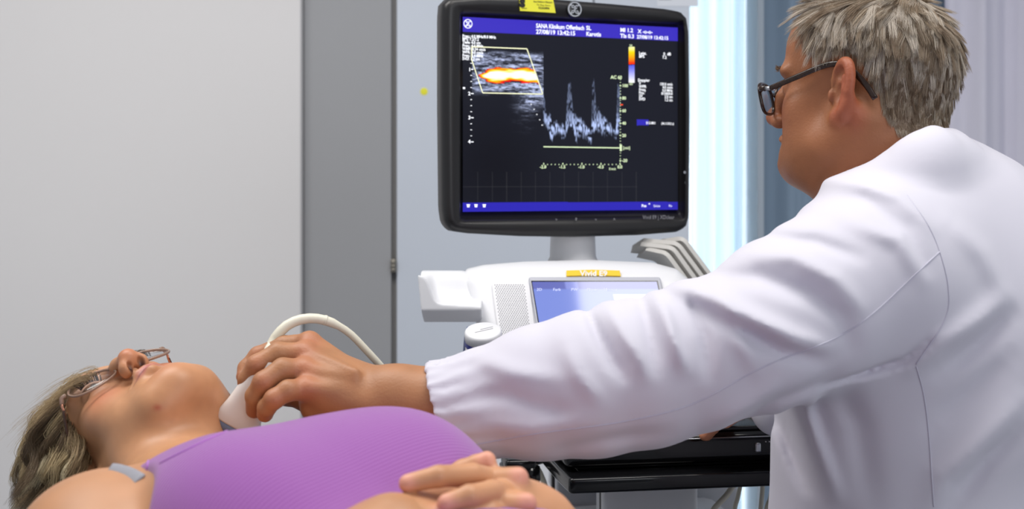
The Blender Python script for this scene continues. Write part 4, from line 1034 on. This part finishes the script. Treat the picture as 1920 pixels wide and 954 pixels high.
# fine flyaway hairs around the hairline
fly = []; fc = []
for i in range(260):
    s = r.random(); x0 = 110+s*75; y0 = 755-s*62+r.normal(0, 5); d = 1.30; a0 = W(x0, y0, d+.01*r.random()); dirn = np.array([-.8-.4*r.random(), r.normal(0, .3), .55*r.random()-.15-.4*(1-s)]); dirn = unit(dirn); L = .02+.03*r.random()
    t = np.linspace(0, 1, 16)[:, None]; fly.append(a0+dirn*L*t+np.array([-.3, 0, -1.])*L*.7*t**2+np.sin(t*7+i)*.0012); fc.append(np.array(srgb(170, 146, 110)[:3])*(.8+.4*r.random()))
pa = np.concatenate([locks, np.array(fly)]); ca = np.concatenate([lc, np.array(fc)])
wd = np.concatenate([np.full(len(locks), .00032), np.full(len(fly), .00018)])
sv = strands(None, pa, wd, ca, 'hair', None, None)
HVv, HQq, HCc = join_arrays([(CV, CQ, capc), sv]); mesh_np('hair', HVv, HQq, M['hair'], wom, True, HCc, 'hc')
# lashes and brow of her right and left eye
lp_ = []; lcw = []
for s in (-1, 1):
    for j in range(90):
        u = r.uniform(-1, 1); b0 = np.array([s*.0315+u*.0125, .0035+.0018*(1-u*u), .0868-.0030*u*u]); dv = np.array([u*.45, .25+.12*r.normal(), .9]); dv = unit(dv); t = np.linspace(0, 1, 8)[:, None]
        q = b0+dv*(.0095 if s < 0 else .005)*t+np.array([0, .004, 0])*t**2; lp_.append(q@PF.R.T+PF.H); lcw.append((.02, .012, .01))
    for j in range(160):
        u = r.uniform(-1, 1); b0 = np.array([s*(.0315+u*.018), .0245+.003*(1-u*u)+r.normal(0, .0012), .0905-.005*u*u*(1 if u > 0 else .3)]); dv = unit([s*.9, .25+.2*r.normal(), .25]); t = np.linspace(0, 1, 8)[:, None]
        lp_.append((b0+dv*.006*t)@PF.R.T+PF.H); lcw.append((.12, .075, .045))
sv = strands(None, np.array(lp_), np.full(len(lp_), .00034), np.array(lcw), '', None, None)
mesh_np('eyelashes', sv[0], sv[1], M['hair'], wom, True, sv[2], 'hc')

# ------------------------------------------------------------------ glasses
def lens_loop(cx, cyy, a, b, z0, sq=2.4, n=60, wrap=0.0, tilt=0.0):
    t = np.linspace(0, 2*np.pi, n, endpoint=False); x = a*np.sign(np.cos(t))*np.abs(np.cos(t))**(2/sq); y = b*np.sign(np.sin(t))*np.abs(np.sin(t))**(2/sq)
    return np.stack([cx+x, cyy+y, z0-wrap*(np.abs(cx+x)/.07)**2+tilt*y], 1)
def glasses(name, label, fr, cyy, z0, a, b, sep, rf, mf, mt, hinge_m, temple_sq, ear_drop, sq, fat=1.0, tilt=.10, group=None):
    g = thing(name, label, 'glasses', fr.w(0, cyy, z0))
    for s in (1, -1):
        Lp = lens_loop(s*sep, cyy, a, b, z0, sq, wrap=.008, tilt=tilt); P = np.array([fr.w(q) for q in Lp])
        k = MB(); k.tube(P, rf, 10, closed=True, sq=(1, 1.3)); k.build('rim', mf, g)
        c = P.mean(0); nrm = fr.R[:, 2]; k = MB(); V, F = loft([c+(P-c)*.3-nrm*.0006, c+(P-c)*.99-nrm*.0006, c+(P-c)*.99+nrm*.0006, c+(P-c)*.3+nrm*.0006]); k.add(V, F); k.build('lens', M['glass'], g)
        # end piece, hinge and temple arm
        ex = s*(sep+a); hx = s*(sep+a+.005); zh = z0-.010
        k = MB(); pts = [fr.w(ex, cyy+b*.55, z0-.006), fr.w(hx, cyy+b*.62, z0-.007), fr.w(s*(sep+a+.0075), cyy+b*.62, z0-.014)]
        k.tube(resample(pts, 8), rf*1.25*fat, 10, sq=(1, 1.5)); k.build('end_piece', mf, g)
        tx = s*(sep+a+.0078)
        k = MB(); k.tube([fr.w(tx, cyy+b*.62, z0-.013), fr.w(tx, cyy+b*.62, z0-.027)], rf*1.1, 8, sq=(.8, 1.5), up=fr.R[:, 1]); k.build('hinge', hinge_m, g)
        k = MB(); pts = [fr.w(tx, cyy+b*.62, z0-.020), fr.w(s*(abs(tx)*.5+.0405), (cyy+b*.62+ear_drop[0]+.004)/2, (z0+.0)/2), fr.w(s*.0800, ear_drop[0]+.004, .018), fr.w(s*.0835, ear_drop[0]+.002, -.006), fr.w(s*.0830, ear_drop[0]-.016, -.027), fr.w(s*.0800, ear_drop[0]-.034, -.040)]
        P = resample(pts, 40); k.tube(P, 1.0, 12, sq=temple_sq, up=fr.R[:, 1]); k.build('temple_arm', mt, g)
    k = MB(); yb = cyy+b*.35; pts = [fr.w(-(sep-a)-.0005, yb-.003, z0+.001), fr.w(-.004, yb, z0+.003), fr.w(.004, yb, z0+.003), fr.w(sep-a+.0005, yb-.003, z0+.001)]
    k.tube(resample(pts, 14), rf*1.05, 10, sq=(1, 1.4)); k.build('bridge', mf, g)
    return g
glasses('eyeglasses', 'thin translucent taupe glasses worn by the lying woman', PF, -.003, .099, .0280, .0210, .0360, .0012, M['taupe'], mat('dark_brown_temple', srgb(84, 54, 40), .3, noise=(90, .3, (1, 1, 1))), M['rose'], (.0009, .0026), (.010, 0), 2.3)

# ------------------------------------------------------------------ the man in the white coat
yaw_f = unit([-.835, .55, .055])
DL = unit(np.cross([0, 0, 1], yaw_f)); DU = unit(np.cross(yaw_f, DL))
DFm = Frame(np.array([.396, 1.442, 1.264]), DL, DU, yaw_f, .94)
man = thing('person', 'grey-haired man in glasses and a white coat reaching across with his left arm', 'person', (.5, 1.42, 0))
mf = Field(DFm.H-np.array([.20, .18, .24]), DFm.H+np.array([.24, .20, .17]), .0017)
head(mf, DFm, sc_fat=.0015, ears=(1, -1), nz=.92, cy=.017)
mf.chain([DFm.w(0, -.040, -.030), DFm.w(0, -.105, -.050), DFm.w(0, -.20, -.075)], [.062, .061, .075], .03)
mf.chain([DFm.w(0, -.085, .025), DFm.w(0, -.15, -.01)], [.030, .045], .03)
mf.chain([DFm.w(.062, -.03, -.022), DFm.w(.040, -.12, -.01), DFm.w(.02, -.19, .0)], [.016, .016, .016], .03)
MV, MQ = mf.mesh(2)
mcol = skin_cols(MV, DFm, srgb(150, 96, 62), srgb(142, 82, 66), srgb(162, 86, 60))
mp_ = DFm.l(MV)
mcol = blend(mcol, srgb(138, 72, 48), .5*gauss(mp_, (.05, -.10, -.03), (.05, .05, .05)))
# scanning hand
hb = Field(W(400, 830, 1.22)-.03, W(900, 590, 1.40)+.03, .0016)
hb.lo = hb.lo
hd2 = Field(np.array([W(420, 0, 1.32)[0]-.01, 1.19, W(0, 830, 1.27)[2]-.02]), np.array([W(860, 0, 1.28)[0]+.03, 1.40, W(0, 600, 1.30)[2]+.02]), .0016)
hb = hd2
wr = W(728, 748, 1.285)
hb.cone(W(880, 760, 1.275), wr, .042, .030, .01)
hb.ell(W(740, 748, 1.285), (.03, .026, .031), None, .02)
MCP = {'i': (580, 645, 1.325), 'm': (572, 664, 1.305), 'r': (572, 694, 1.285), 'p': (575, 729, 1.268)}
for kx, (a, b, d) in MCP.items():
    w0 = {'i': (700, 742, 1.305), 'm': (700, 730, 1.295), 'r': (700, 745, 1.283), 'p': (700, 758, 1.275)}[kx]
    hb.cone(W(*w0), W(a, b, d), .019, {'i': .0128, 'm': .0125, 'r': .0125, 'p': .0125}[kx], .010)
    hb.ell(W(a, b-4, d-.003), (.0105, .0105, .0105), None, .005)
hb.ell(W(640, 728, 1.295), (.040, .024, .022), None, .02)
hb.cone(W(690, 765, 1.28), W(590, 765, 1.285), .020, .014, .015)
FG = [([MCP['i'], (530, 648, 1.335), (484, 667, 1.335), (462, 690, 1.33), (457, 706, 1.322)], [.0118, .0105, .0098, .0088, .0080]),
      ([MCP['m'], (522, 662, 1.300), (482, 684, 1.292), (464, 712, 1.295), (460, 740, 1.302)], [.0122, .0112, .0106, .0096, .0088]),
      ([MCP['r'], (530, 692, 1.272), (494, 716, 1.262), (478, 742, 1.268), (477, 768, 1.280)], [.0122, .0112, .0106, .0096, .0088]),
      ([MCP['p'], (540, 732, 1.253), (514, 748, 1.248), (500, 764, 1.254), (497, 776, 1.262)], [.0118, .0104, .0098, .0090, .0084])]
for P, rr in FG: hb.chain([W(*q) for q in P], np.array(rr)*.98, .0035)
hb.chain([W(640, 745, 1.315), W(580, 745, 1.34), W(535, 735, 1.345), W(500, 735, 1.335)], [.020, .0145, .0125, .0105], .008)
# tendons
for kx in 'mrp': hb.cone(W(MCP[kx][0]+6, MCP[kx][1]-1, MCP[kx][2]-.010), W(665, MCP[kx][1]*.5+365, 1.268), .0045, .0035, .010)
GV, GQ = hb.mesh(2)
gcol = np.tile(np.array(srgb(168, 118, 82)[:3]), (len(GV), 1))*(.90+.18*vnoise(GV, 70, 8)[:, None])
for kx, q in MCP.items(): gcol = blend(gcol, srgb(184, 108, 84), .55*gauss(GV, W(q[0], q[1], q[2]-.01), (.013, .013, .013)))
for P, rr in FG:
    q = P[2]; gcol = blend(gcol, srgb(182, 108, 84), .45*gauss(GV, W(q[0], q[1], q[2]-.009), (.010, .010, .010)))
    q = P[-1]; gcol = blend(gcol, srgb(176, 96, 74), .4*gauss(GV, W(q[0], q[1]+4, q[2]-.004), (.010, .012, .010)))
# right hand resting on the desk, and the body under the clothes
h3 = Field(W(1280, 860, 1.66)-np.array([.0, .06, .02]), W(1480, 740, 1.74)+np.array([.04, .05, .02]), .0022)
rw_ = W(1405, 742, 1.66)
for i in range(4): h3.chain([rw_, W(1376-i*2, 762, 1.655+i*.018), W(1346, 788, 1.66+i*.018), W(1322+i*3, 815, 1.665+i*.018)], [.020, .012, .0095, .008], .005)
h3.chain([rw_, W(1390, 765, 1.64), W(1360, 790, 1.635)], [.018, .012, .009], .006); h3.cone(rw_, W(1470, 750, 1.62), .024, .030, .01)
KV, KQ = h3.mesh(2); kcol = np.tile(np.array(srgb(196, 130, 98)[:3]), (len(KV), 1))
tb_ = Field((-.14, 1.10, .30), (.80, 1.80, 1.15), .008)
tb_.ell((.46, 1.40, .82), (.11, .10, .26), None, 0); tb_.ell((.46, 1.42, .58), (.12, .12, .11), None, .05); tb_.ell((.47, 1.40, .96), (.11, .10, .10), None, .05); tb_.cone((.46, 1.42, 1.0), DFm.w(0, -.16, -.065), .07, .065, .04)
tb_.chain([(.46, 1.38, .98), W(1640, 520, 1.34), W(1400, 670, 1.28), W(870, 760, 1.275)], [.08, .058, .045, .036], .02)
tb_.chain([(.47, 1.42, .98), W(1760, 520, 1.52), W(1560, 705, 1.64), W(1465, 752, 1.62)], [.08, .056, .038, .028], .02)
OV, OQ = tb_.mesh(2); ocol = np.tile(np.array(srgb(184, 118, 84)[:3]), (len(OV), 1))
lg = Field((-.05, 1.10, .0), (.80, 1.95, .60), .010)
for s in (-1, 1):
    hip = np.array([.50, 1.42, .53])+DL*s*.09; kn = hip+np.array(unit([-.86, .51, 0]))*.42*np.array([1, 1, 0]); kn[2] = .52; ft_ = kn+np.array([.05, -.02, 0]); ft_[2] = .09
    lg.cone(hip, kn, .085, .058, .03); lg.cone(kn, ft_, .056, .040, .02); lg.cone(ft_-[0, 0, .04], ft_-[0, 0, .04]+yaw_f*.17*np.array([1, 1, 0]), .040, .034, .02)
YV, YQ = lg.mesh(2); ycol = np.tile(np.array(srgb(60, 66, 80)[:3]), (len(YV), 1))
AV, AQ, AC = join_arrays([(MV, MQ, mcol), (GV, GQ, gcol), (KV, KQ, kcol), (OV, OQ, ocol)])
mesh_np('body', AV, AQ, M['skin_m'], man, True, AC)
mesh_np('trousers', YV, YQ, mat('trouser_cloth', srgb(70, 76, 92), .85, noise=(60, .05, (1, 1, 1))), man)
# --- lab coat
fc = Field((-.14, 1.12, .42), (.80, 1.78, 1.24), .0036)
S = [((822, 770, 1.28), 92), ((905, 757, 1.28), 99), ((1010, 736, 1.275), 124), ((1110, 718, 1.27), 136), ((1210, 697, 1.27), 139), ((1320, 667, 1.27), 134), ((1430, 622, 1.275), 148), ((1530, 570, 1.29), 158), ((1620, 520, 1.31), 160)]
SP_ = [W(*p) for p, _ in S]; SR = [r_*p[2]/FPX for p, r_ in S]
fc.chain(SP_, SR, .008)
fc.ell(W(1655, 524, 1.35), (.098, .11, .103), None, .035)
fc.cone(W(1665, 460, 1.37), W(1800, 450, 1.42), .072, .10, .05)
fc.ell(W(1738, 760, 1.40), (.163, .14, .27), None, .06)
fc.ell(W(1850, 680, 1.42), (.17, .15, .17), None, .05)
fc.cone(W(1850, 440, 1.45), W(1990, 640, 1.45), .066, .100, .03)
fc.cone(W(1715, 352, 1.45), W(1830, 405, 1.45), .040, .055, .04)
fc.ell(W(1700, 400, 1.46), (.065, .08, .045), None, .04)
fc.ell(W(1760, 1100, 1.42), (.185, .17, .17), None, .06)
# right shoulder and sleeve, beyond him
fc.cone(W(1780, 500, 1.50), W(1700, 560, 1.58), .085, .065, .05)
fc.cone(W(1700, 560, 1.58), W(1560, 700, 1.64), .062, .058, .03); fc.cone(W(1560, 700, 1.64), W(1460, 755, 1.63), .055, .042, .03)
fc.cone(W(1507, 720, 1.40), W(1509, 1040, 1.40), .020, .034, .04)
# folds: (points in metres in the x-z plane, height, width); positive lifts the cloth
def XZ(*pts, d=1.24): return [tuple(W(x, y, d)[[0, 2]]) for x, y in pts]
folds = [
 (XZ((1105, 590), (1120, 625), (1140, 665), (1160, 695)), -.0075, .0085), (XZ((1140, 575), (1165, 620), (1190, 660), (1200, 690)), .0065, .011),
 (XZ((1205, 560), (1215, 620), (1222, 680)), -.0055, .010), (XZ((1235, 560), (1250, 620), (1272, 680)), .0085, .010), (XZ((1290, 560), (1310, 620), (1318, 690)), -.006, .011),
 (XZ((1262, 535), (1330, 555), (1400, 590), (1470, 622), (1530, 640)), .009, .012), (XZ((1300, 575), (1370, 610), (1450, 650), (1520, 665)), -.006, .010),
 (XZ((1330, 520), (1420, 520), (1500, 545), (1560, 590), (1580, 640)), -.006, .013), (XZ((1400, 475), (1480, 480), (1550, 520), (1590, 570)), .006, .013),
 (XZ((1450, 450), (1530, 455), (1600, 480)), -.0045, .010), (XZ((1340, 540), (1360, 600), (1400, 680)), .005, .012),
 (XZ((880, 670), (960, 690), (1040, 700)), .0035, .012), (XZ((870, 740), (950, 735), (1060, 760)), -.0035, .012), (XZ((900, 790), (1000, 795), (1110, 770)), .004, .013),
 (XZ((1060, 640), (1080, 690), (1120, 740)), .004, .012), (XZ((1040, 840), (1130, 815), (1240, 800)), -.004, .012), (XZ((1330, 790), (1400, 740), (1450, 700)), .005, .014), (XZ((1375, 800), (1450, 745), (1560, 700)), -.004, .010),
 (XZ((1470, 800), (1480, 870), (1490, 960)), .007, .010), (XZ((1500, 780), (1530, 860), (1560, 960)), -.009, .011), (XZ((1530, 760), (1560, 850), (1600, 960)), .007, .012), (XZ((1440, 800), (1455, 880), (1462, 960)), -.004, .008),
 (XZ((1600, 740), (1640, 820), (1660, 960)), -.004, .016), (XZ((1900, 560), (1840, 600), (1770, 640), (1720, 690)), .006, .015), (XZ((1910, 600), (1850, 650), (1780, 700)), -.006, .015),
 (XZ((1920, 760), (1860, 820), (1780, 900), (1760, 960)), .007, .017), (XZ((1920, 820), (1870, 870), (1810, 950)), -.006, .014), (XZ((1900, 680), (1840, 740), (1770, 800)), -.005, .018),
 (XZ((1580, 330), (1640, 345), (1700, 370), (1750, 430)), .0035, .010), (XZ((1560, 375), (1640, 380), (1700, 430), (1730, 500)), -.004, .013), (XZ((1600, 420), (1680, 450), (1720, 520)), .004, .012),
 (XZ((1800, 420), (1860, 480), (1900, 560)), .004, .018), (XZ((1740, 640), (1700, 680), (1620, 705), (1540, 722)), -.006, .006),
]
def foldf(x, z):
    tot = 0
    for P, amp, wd_ in folds:
        P = np.array(P); L = np.concatenate([[0], np.cumsum(np.linalg.norm(np.diff(P, axis=0), axis=1))]); best = np.full(np.broadcast(x, z).shape, 9.0, np.float32); env = np.zeros_like(best)
        for i in range(len(P)-1):
            b = P[i+1]-P[i]; t = np.clip(((x-P[i][0])*b[0]+(z-P[i][1])*b[1])/(b@b), 0, 1); d = np.sqrt((x-P[i][0]-t*b[0])**2+(z-P[i][1]-t*b[1])**2)
            s = (L[i]+t*(L[i+1]-L[i]))/L[-1]; m_ = d < best; best = np.where(m_, d, best); env = np.where(m_, np.sin(np.pi*np.clip(s*.88+.06, 0, 1))**.7, env)
        tot = tot+amp*1.45*env*np.exp(-(best/(wd_*.74))**2)
    return tot
fx = fc.ax[0][:, None]; fz = fc.ax[2][None, :]; FO_ = foldf(fx, fz)
# cuff gathers: fine ridges running along the sleeve near its end
ax_dir = unit(SP_[2]-SP_[0]); e_a = unit(np.cross(ax_dir, [0, 1, 0])); e_b = np.cross(ax_dir, e_a)
def cuffw(x, y, z):
    px_, py_, pz_ = x-SP_[0][0], y-SP_[0][1], z-SP_[0][2]; s = px_*ax_dir[0]+py_*ax_dir[1]+pz_*ax_dir[2]
    th = np.arctan2(px_*e_b[0]+py_*e_b[1]+pz_*e_b[2], px_*e_a[0]+py_*e_a[1]+pz_*e_a[2])
    return -(.0016*np.sin(th*34+3*np.sin(th*5))*np.exp(-((s-.002)/.018)**2)+.0012*np.sin(th*17+1)*np.exp(-((s-.02)/.03)**2))
front = lambda y: np.clip((1.44-y)/.06, .25, 1)
fc.disp(lambda x, y, z: -(FO_[:, None, :]*front(y)))
fc.disp(cuffw)
# cut the cuff end open, then hollow it
cuff_n = unit(np.array([W(852, 866, 1.28)[0]-W(792, 674, 1.28)[0], 0, W(852, 866, 1.28)[2]-W(792, 674, 1.28)[2]])); cuff_n = np.array([-cuff_n[2], 0, cuff_n[0]]); 
if cuff_n[0] < 0: cuff_n = -cuff_n
c0 = W(822, 770, 1.28)
fc.func(lambda x, y, z: -((x-c0[0])*cuff_n[0]+(z-c0[2])*cuff_n[2])+0*y, .002, 'i')
fc.chain([SP_[0]-ax_dir*.03, SP_[0], SP_[1]], [SR[0]-.006, SR[0]-.006, SR[0]-.004], .001, 's')
# neck opening
nb0 = DFm.w(0, -.10, -.05); nb1 = DFm.w(0, -.20, -.07)
fc.chain([DFm.w(0, -.02, -.02), nb0, DFm.w(0, -.165, -.062)], [.066, .064, .064], .004, 's')
fc.ell(DFm.w(.0, -.02, .01), (.10, .10, .12), DFm.R, .004, 's')
col_p = [(1640, 330, 1.37), (1668, 309, 1.350), (1700, 286, 1.340), (1722, 269, 1.338), (1748, 257, 1.345), (1778, 261, 1.37), (1802, 276, 1.41), (1822, 300, 1.47)]
fc.chain([W(*q) for q in col_p], .0085, .008); fc.chain([W(x+4, y+30, d-.004) for x, y, d in col_p], .016, .02); fc.chain([W(x+8, y+62, d) for x, y, d in col_p], .022, .03)
LV, LQ = fc.mesh(2)
coat = mesh_np('lab_coat', LV, LQ, M['coat'], man)
bc = BVHTree.FromPolygons(LV.tolist(), LQ.tolist())
seam_m = mat('coat_seam_thread', srgb(196, 194, 208), .9, noise=(200, .05, (1, 1, 1)))
surf_line('sleeve_seam', [(1762, 472), (1712, 518), (1635, 589), (1564, 635), (1433, 687), (1297, 758), (1166, 791), (1000, 814), (845, 843)], [bc], .0007, seam_m, coat, 200)
surf_line('armhole_seam', [(1700, 365), (1739, 420), (1762, 472), (1778, 539), (1772, 598), (1718, 683)], [bc], .0006, seam_m, coat, 120)
surf_line('side_seam', [(1718, 687), (1732, 740), (1742, 820), (1751, 950)], [bc], .0006, seam_m, coat, 90)
# --- his hair
scalp = normals(MV, MQ); lp3 = DFm.l(MV); ln = scalp@DFm.R
U_, Fz, Lx = lp3[:, 1], lp3[:, 2], lp3[:, 0]
def hair_mask(Lx, U_, Fz):
    line = np.interp(Fz, [-.12, -.085, -.060, -.050, -.040, -.028, -.016, .004, .020, .044, .050, .056, .070, .090], [-.056, -.056, -.044, -.030, .000, .026, .045, .047, .045, .050, .072, .097, .108, .112])
    return U_ > line
msk = hair_mask(Lx, U_, Fz)&(MV[:, 2] > DFm.H[2]-.12)
fm = msk[MQ].all(1); qv = MQ[fm]; cen = MV[qv].mean(1); area = np.linalg.norm(np.cross(MV[qv[:, 2]]-MV[qv[:, 0]], MV[qv[:, 3]]-MV[qv[:, 1]]), axis=1)
r = np.random.default_rng(5); NS = 46000; pick = r.choice(len(qv), NS, p=area/area.sum()); bw = r.dirichlet([1, 1, 1, 1], NS)
rp = (MV[qv[pick]]*bw[..., None]).sum(1); rn = (scalp[qv[pick]]*bw[..., None]).sum(1); rn /= np.linalg.norm(rn, axis=1)[:, None]; rp = rp+rn*.0006
L_ = DFm.l(rp); crown = np.array([0, .105, -.055])
away = L_-crown; away[:, 1] *= .5; dl = away/np.linalg.norm(away, axis=1)[:, None]
side = np.clip((np.abs(L_[:, 0])-.035)/.03, 0, 1); backw = np.clip((-L_[:, 2]-.02)/.05, 0, 1); topf = np.clip((L_[:, 2]-.01)/.05, 0, 1)*np.clip((L_[:, 1]-.07)/.03, 0, 1)
dl = dl*(1-side*.75)[:, None]+side[:, None]*np.array([0, -1, -.12])
dl = dl*(1-backw*.5)[:, None]+backw[:, None]*np.array([0, -1., .05])*.8
dl[:, 2] += topf*.7; dl[:, 0] += topf*.3
dw = dl@DFm.R.T; dw -= rn*(dw*rn).sum(1)[:, None]; dw /= np.linalg.norm(dw, axis=1)[:, None]+1e-9
NCl = 1500; ci = r.choice(NS, NCl, replace=False); cp = rp[ci]
near = np.empty(NS, int)
for i in range(0, NS, 2000): near[i:i+2000] = np.argmin(((rp[i:i+2000, None]-cp[None])**2).sum(-1), 1)
cj = r.normal(0, .22, (NCl, 3)); ctone = r.random(NCl); clen = r.uniform(.75, 1.25, NCl); clift = r.uniform(.08, .34, NCl)
length = (.012+.019*np.clip((L_[:, 1]+.03)/.13, 0, 1))*(1-.45*np.clip((L_[:, 2]-.045)/.03, 0, 1))*.88*(1-.30*backw)*(1-.45*np.exp(-((L_[:, 1]-.05)/.016)**2-((L_[:, 2]+.002)/.035)**2))*clen[near]*r.uniform(.8, 1.1, NS)
length *= np.where(L_[:, 1] < -.02, .8, 1)
dirv = dw+cj[near]+r.normal(0, .05, (NS, 3)); lift = clift[near][:, None]*rn*(1.0+.4*topf[:, None])
K = 6; t = np.linspace(0, 1, K)[None, :, None]
pth = rp[:, None]+length[:, None, None]*(t*(lift*.65+.35*dirv)[:, None]*.8+t**2*.75*dirv[:, None]+t**2*np.array([0, 0, -.12]))
ctip = pth[ci][near]; rel = ctip-cp[near][:, None]+rp[near if False else np.arange(NS)][:, None]*0
pth = pth*(1-.22*t**1.5)+(ctip)*(.22*t**1.5)
pal = np.array([srgb(208, 198, 186)[:3], srgb(172, 158, 140)[:3], srgb(140, 120, 98)[:3], srgb(100, 80, 62)[:3]])
tone = np.clip(ctone[near]*2.4+r.normal(0, .45, NS)+.15+.9*np.clip((-L_[:, 1]+.03)/.08, 0, 1), 0, 2.999); ti = tone.astype(int); tf = (tone-ti)[:, None]
hcol_ = pal[ti]*(1-tf)+pal[ti+1]*tf
sv = strands(None, pth, np.full(NS, .00026), hcol_, '', None, None)
capV = MV+scalp*.0004; uq, inv = np.unique(qv.ravel(), return_inverse=True)
capC = np.tile(np.array(srgb(120, 100, 80)[:3]), (len(uq), 1))
HV2, HQ2, HC2 = join_arrays([(capV[uq], inv.reshape(-1, 4), capC), sv]); mesh_np('hair', HV2, HQ2, M['hair'], man, True, HC2, 'hc')
# brow
bp_ = []; 
for s in (1, -1):
    for j in range(90):
        u = r.uniform(-1, 1); b0 = np.array([s*(.031+u*.019), .026+.003*(1-u*u)+r.normal(0, .0015), .093-.004*u*u]); dv = unit([s*.9, .25+.2*r.normal(), .3]); tt_ = np.linspace(0, 1, 7)[:, None]
        bp_.append(((b0+dv*.007*tt_)*DFm.s)@DFm.R.T+DFm.H)
sv = strands(None, np.array(bp_), np.full(len(bp_), .0003), np.tile(pal[2], (len(bp_), 1)), '', None, None); mesh_np('eyebrows', sv[0], sv[1], M['hair'], man, True, sv[2], 'hc')
glasses('eyeglasses', 'dark tortoiseshell glasses worn by the grey-haired man', DFm, -.008, .112, .0255, .0185, .0335, .0015, M['tortoise'], M['tortoise'], M['silver'], (.0013, .0032), (.027, 0), 3.0, 1.2, .26)
# ------------------------------------------------------------------ the transducer
tr_ = thing('ultrasound_probe', 'white hand-held ultrasound probe pressed to the woman\'s neck', 'probe', W(440, 785, 1.31))
a0 = W(437, 796, 1.295); axp = unit([.47, .02, .88]); wdir = unit(np.array([.88, 0, -.47])-axp*np.dot([.88, 0, -.47], axp)); tdir = np.cross(axp, wdir)
def psec(t, w_, h_, shift=0.0, n=36):
    a = np.linspace(0, 2*np.pi, n, endpoint=False); q = 2.6; x = np.sign(np.cos(a))*np.abs(np.cos(a))**(2/q)*w_; y = np.sign(np.sin(a))*np.abs(np.sin(a))**(2/q)*h_
    return a0+axp*t+wdir*shift+np.outer(x, wdir)+np.outer(y, tdir)
V, F = loft([psec(.0, .0225, .0100, .003), psec(.002, .0235, .0108, .003), psec(.010, .0230, .0115, .003), psec(.022, .0190, .0125, .002), psec(.036, .0150, .0135), psec(.055, .0130, .0130), psec(.074, .0110, .0110), psec(.080, .0075, .0075)])
MB().add(V, F).build('body', M['probe'], tr_)
V, F = loft([psec(-.010, .0180, .0070, .003), psec(-.008, .0210, .0088, .003), psec(.0015, .0222, .0096, .003)]); MB().add(V, F).build('contact_face', M['lensgel'], tr_)
cb = MB(); pts = [a0+axp*.074, W(507, 652, 1.332), W(521, 627, 1.336), W(543, 607, 1.34), W(575, 597, 1.345), W(612, 601, 1.35), W(652, 622, 1.36), (W(688, 658, 1.37)), W(722, 696, 1.385), W(760, 745, 1.41), W(800, 800, 1.46), W(860, 850, 1.55), W(930, 930, 1.68), W(985, 1010, 1.80)]
P = resample(pts, 90); rr = np.full(90, .0040); rr[:15] = np.linspace(.0062, .0050, 15); cb.tube(P, rr, 14); cb.build('cable', M['ivory'], tr_)
k = MB(); q = P[13]; dq = unit(P[15]-P[12]); k.tube([q-dq*.001, q+dq*.001], .0056, 14); k.build('strain_relief_ring', M['ivory'], tr_)
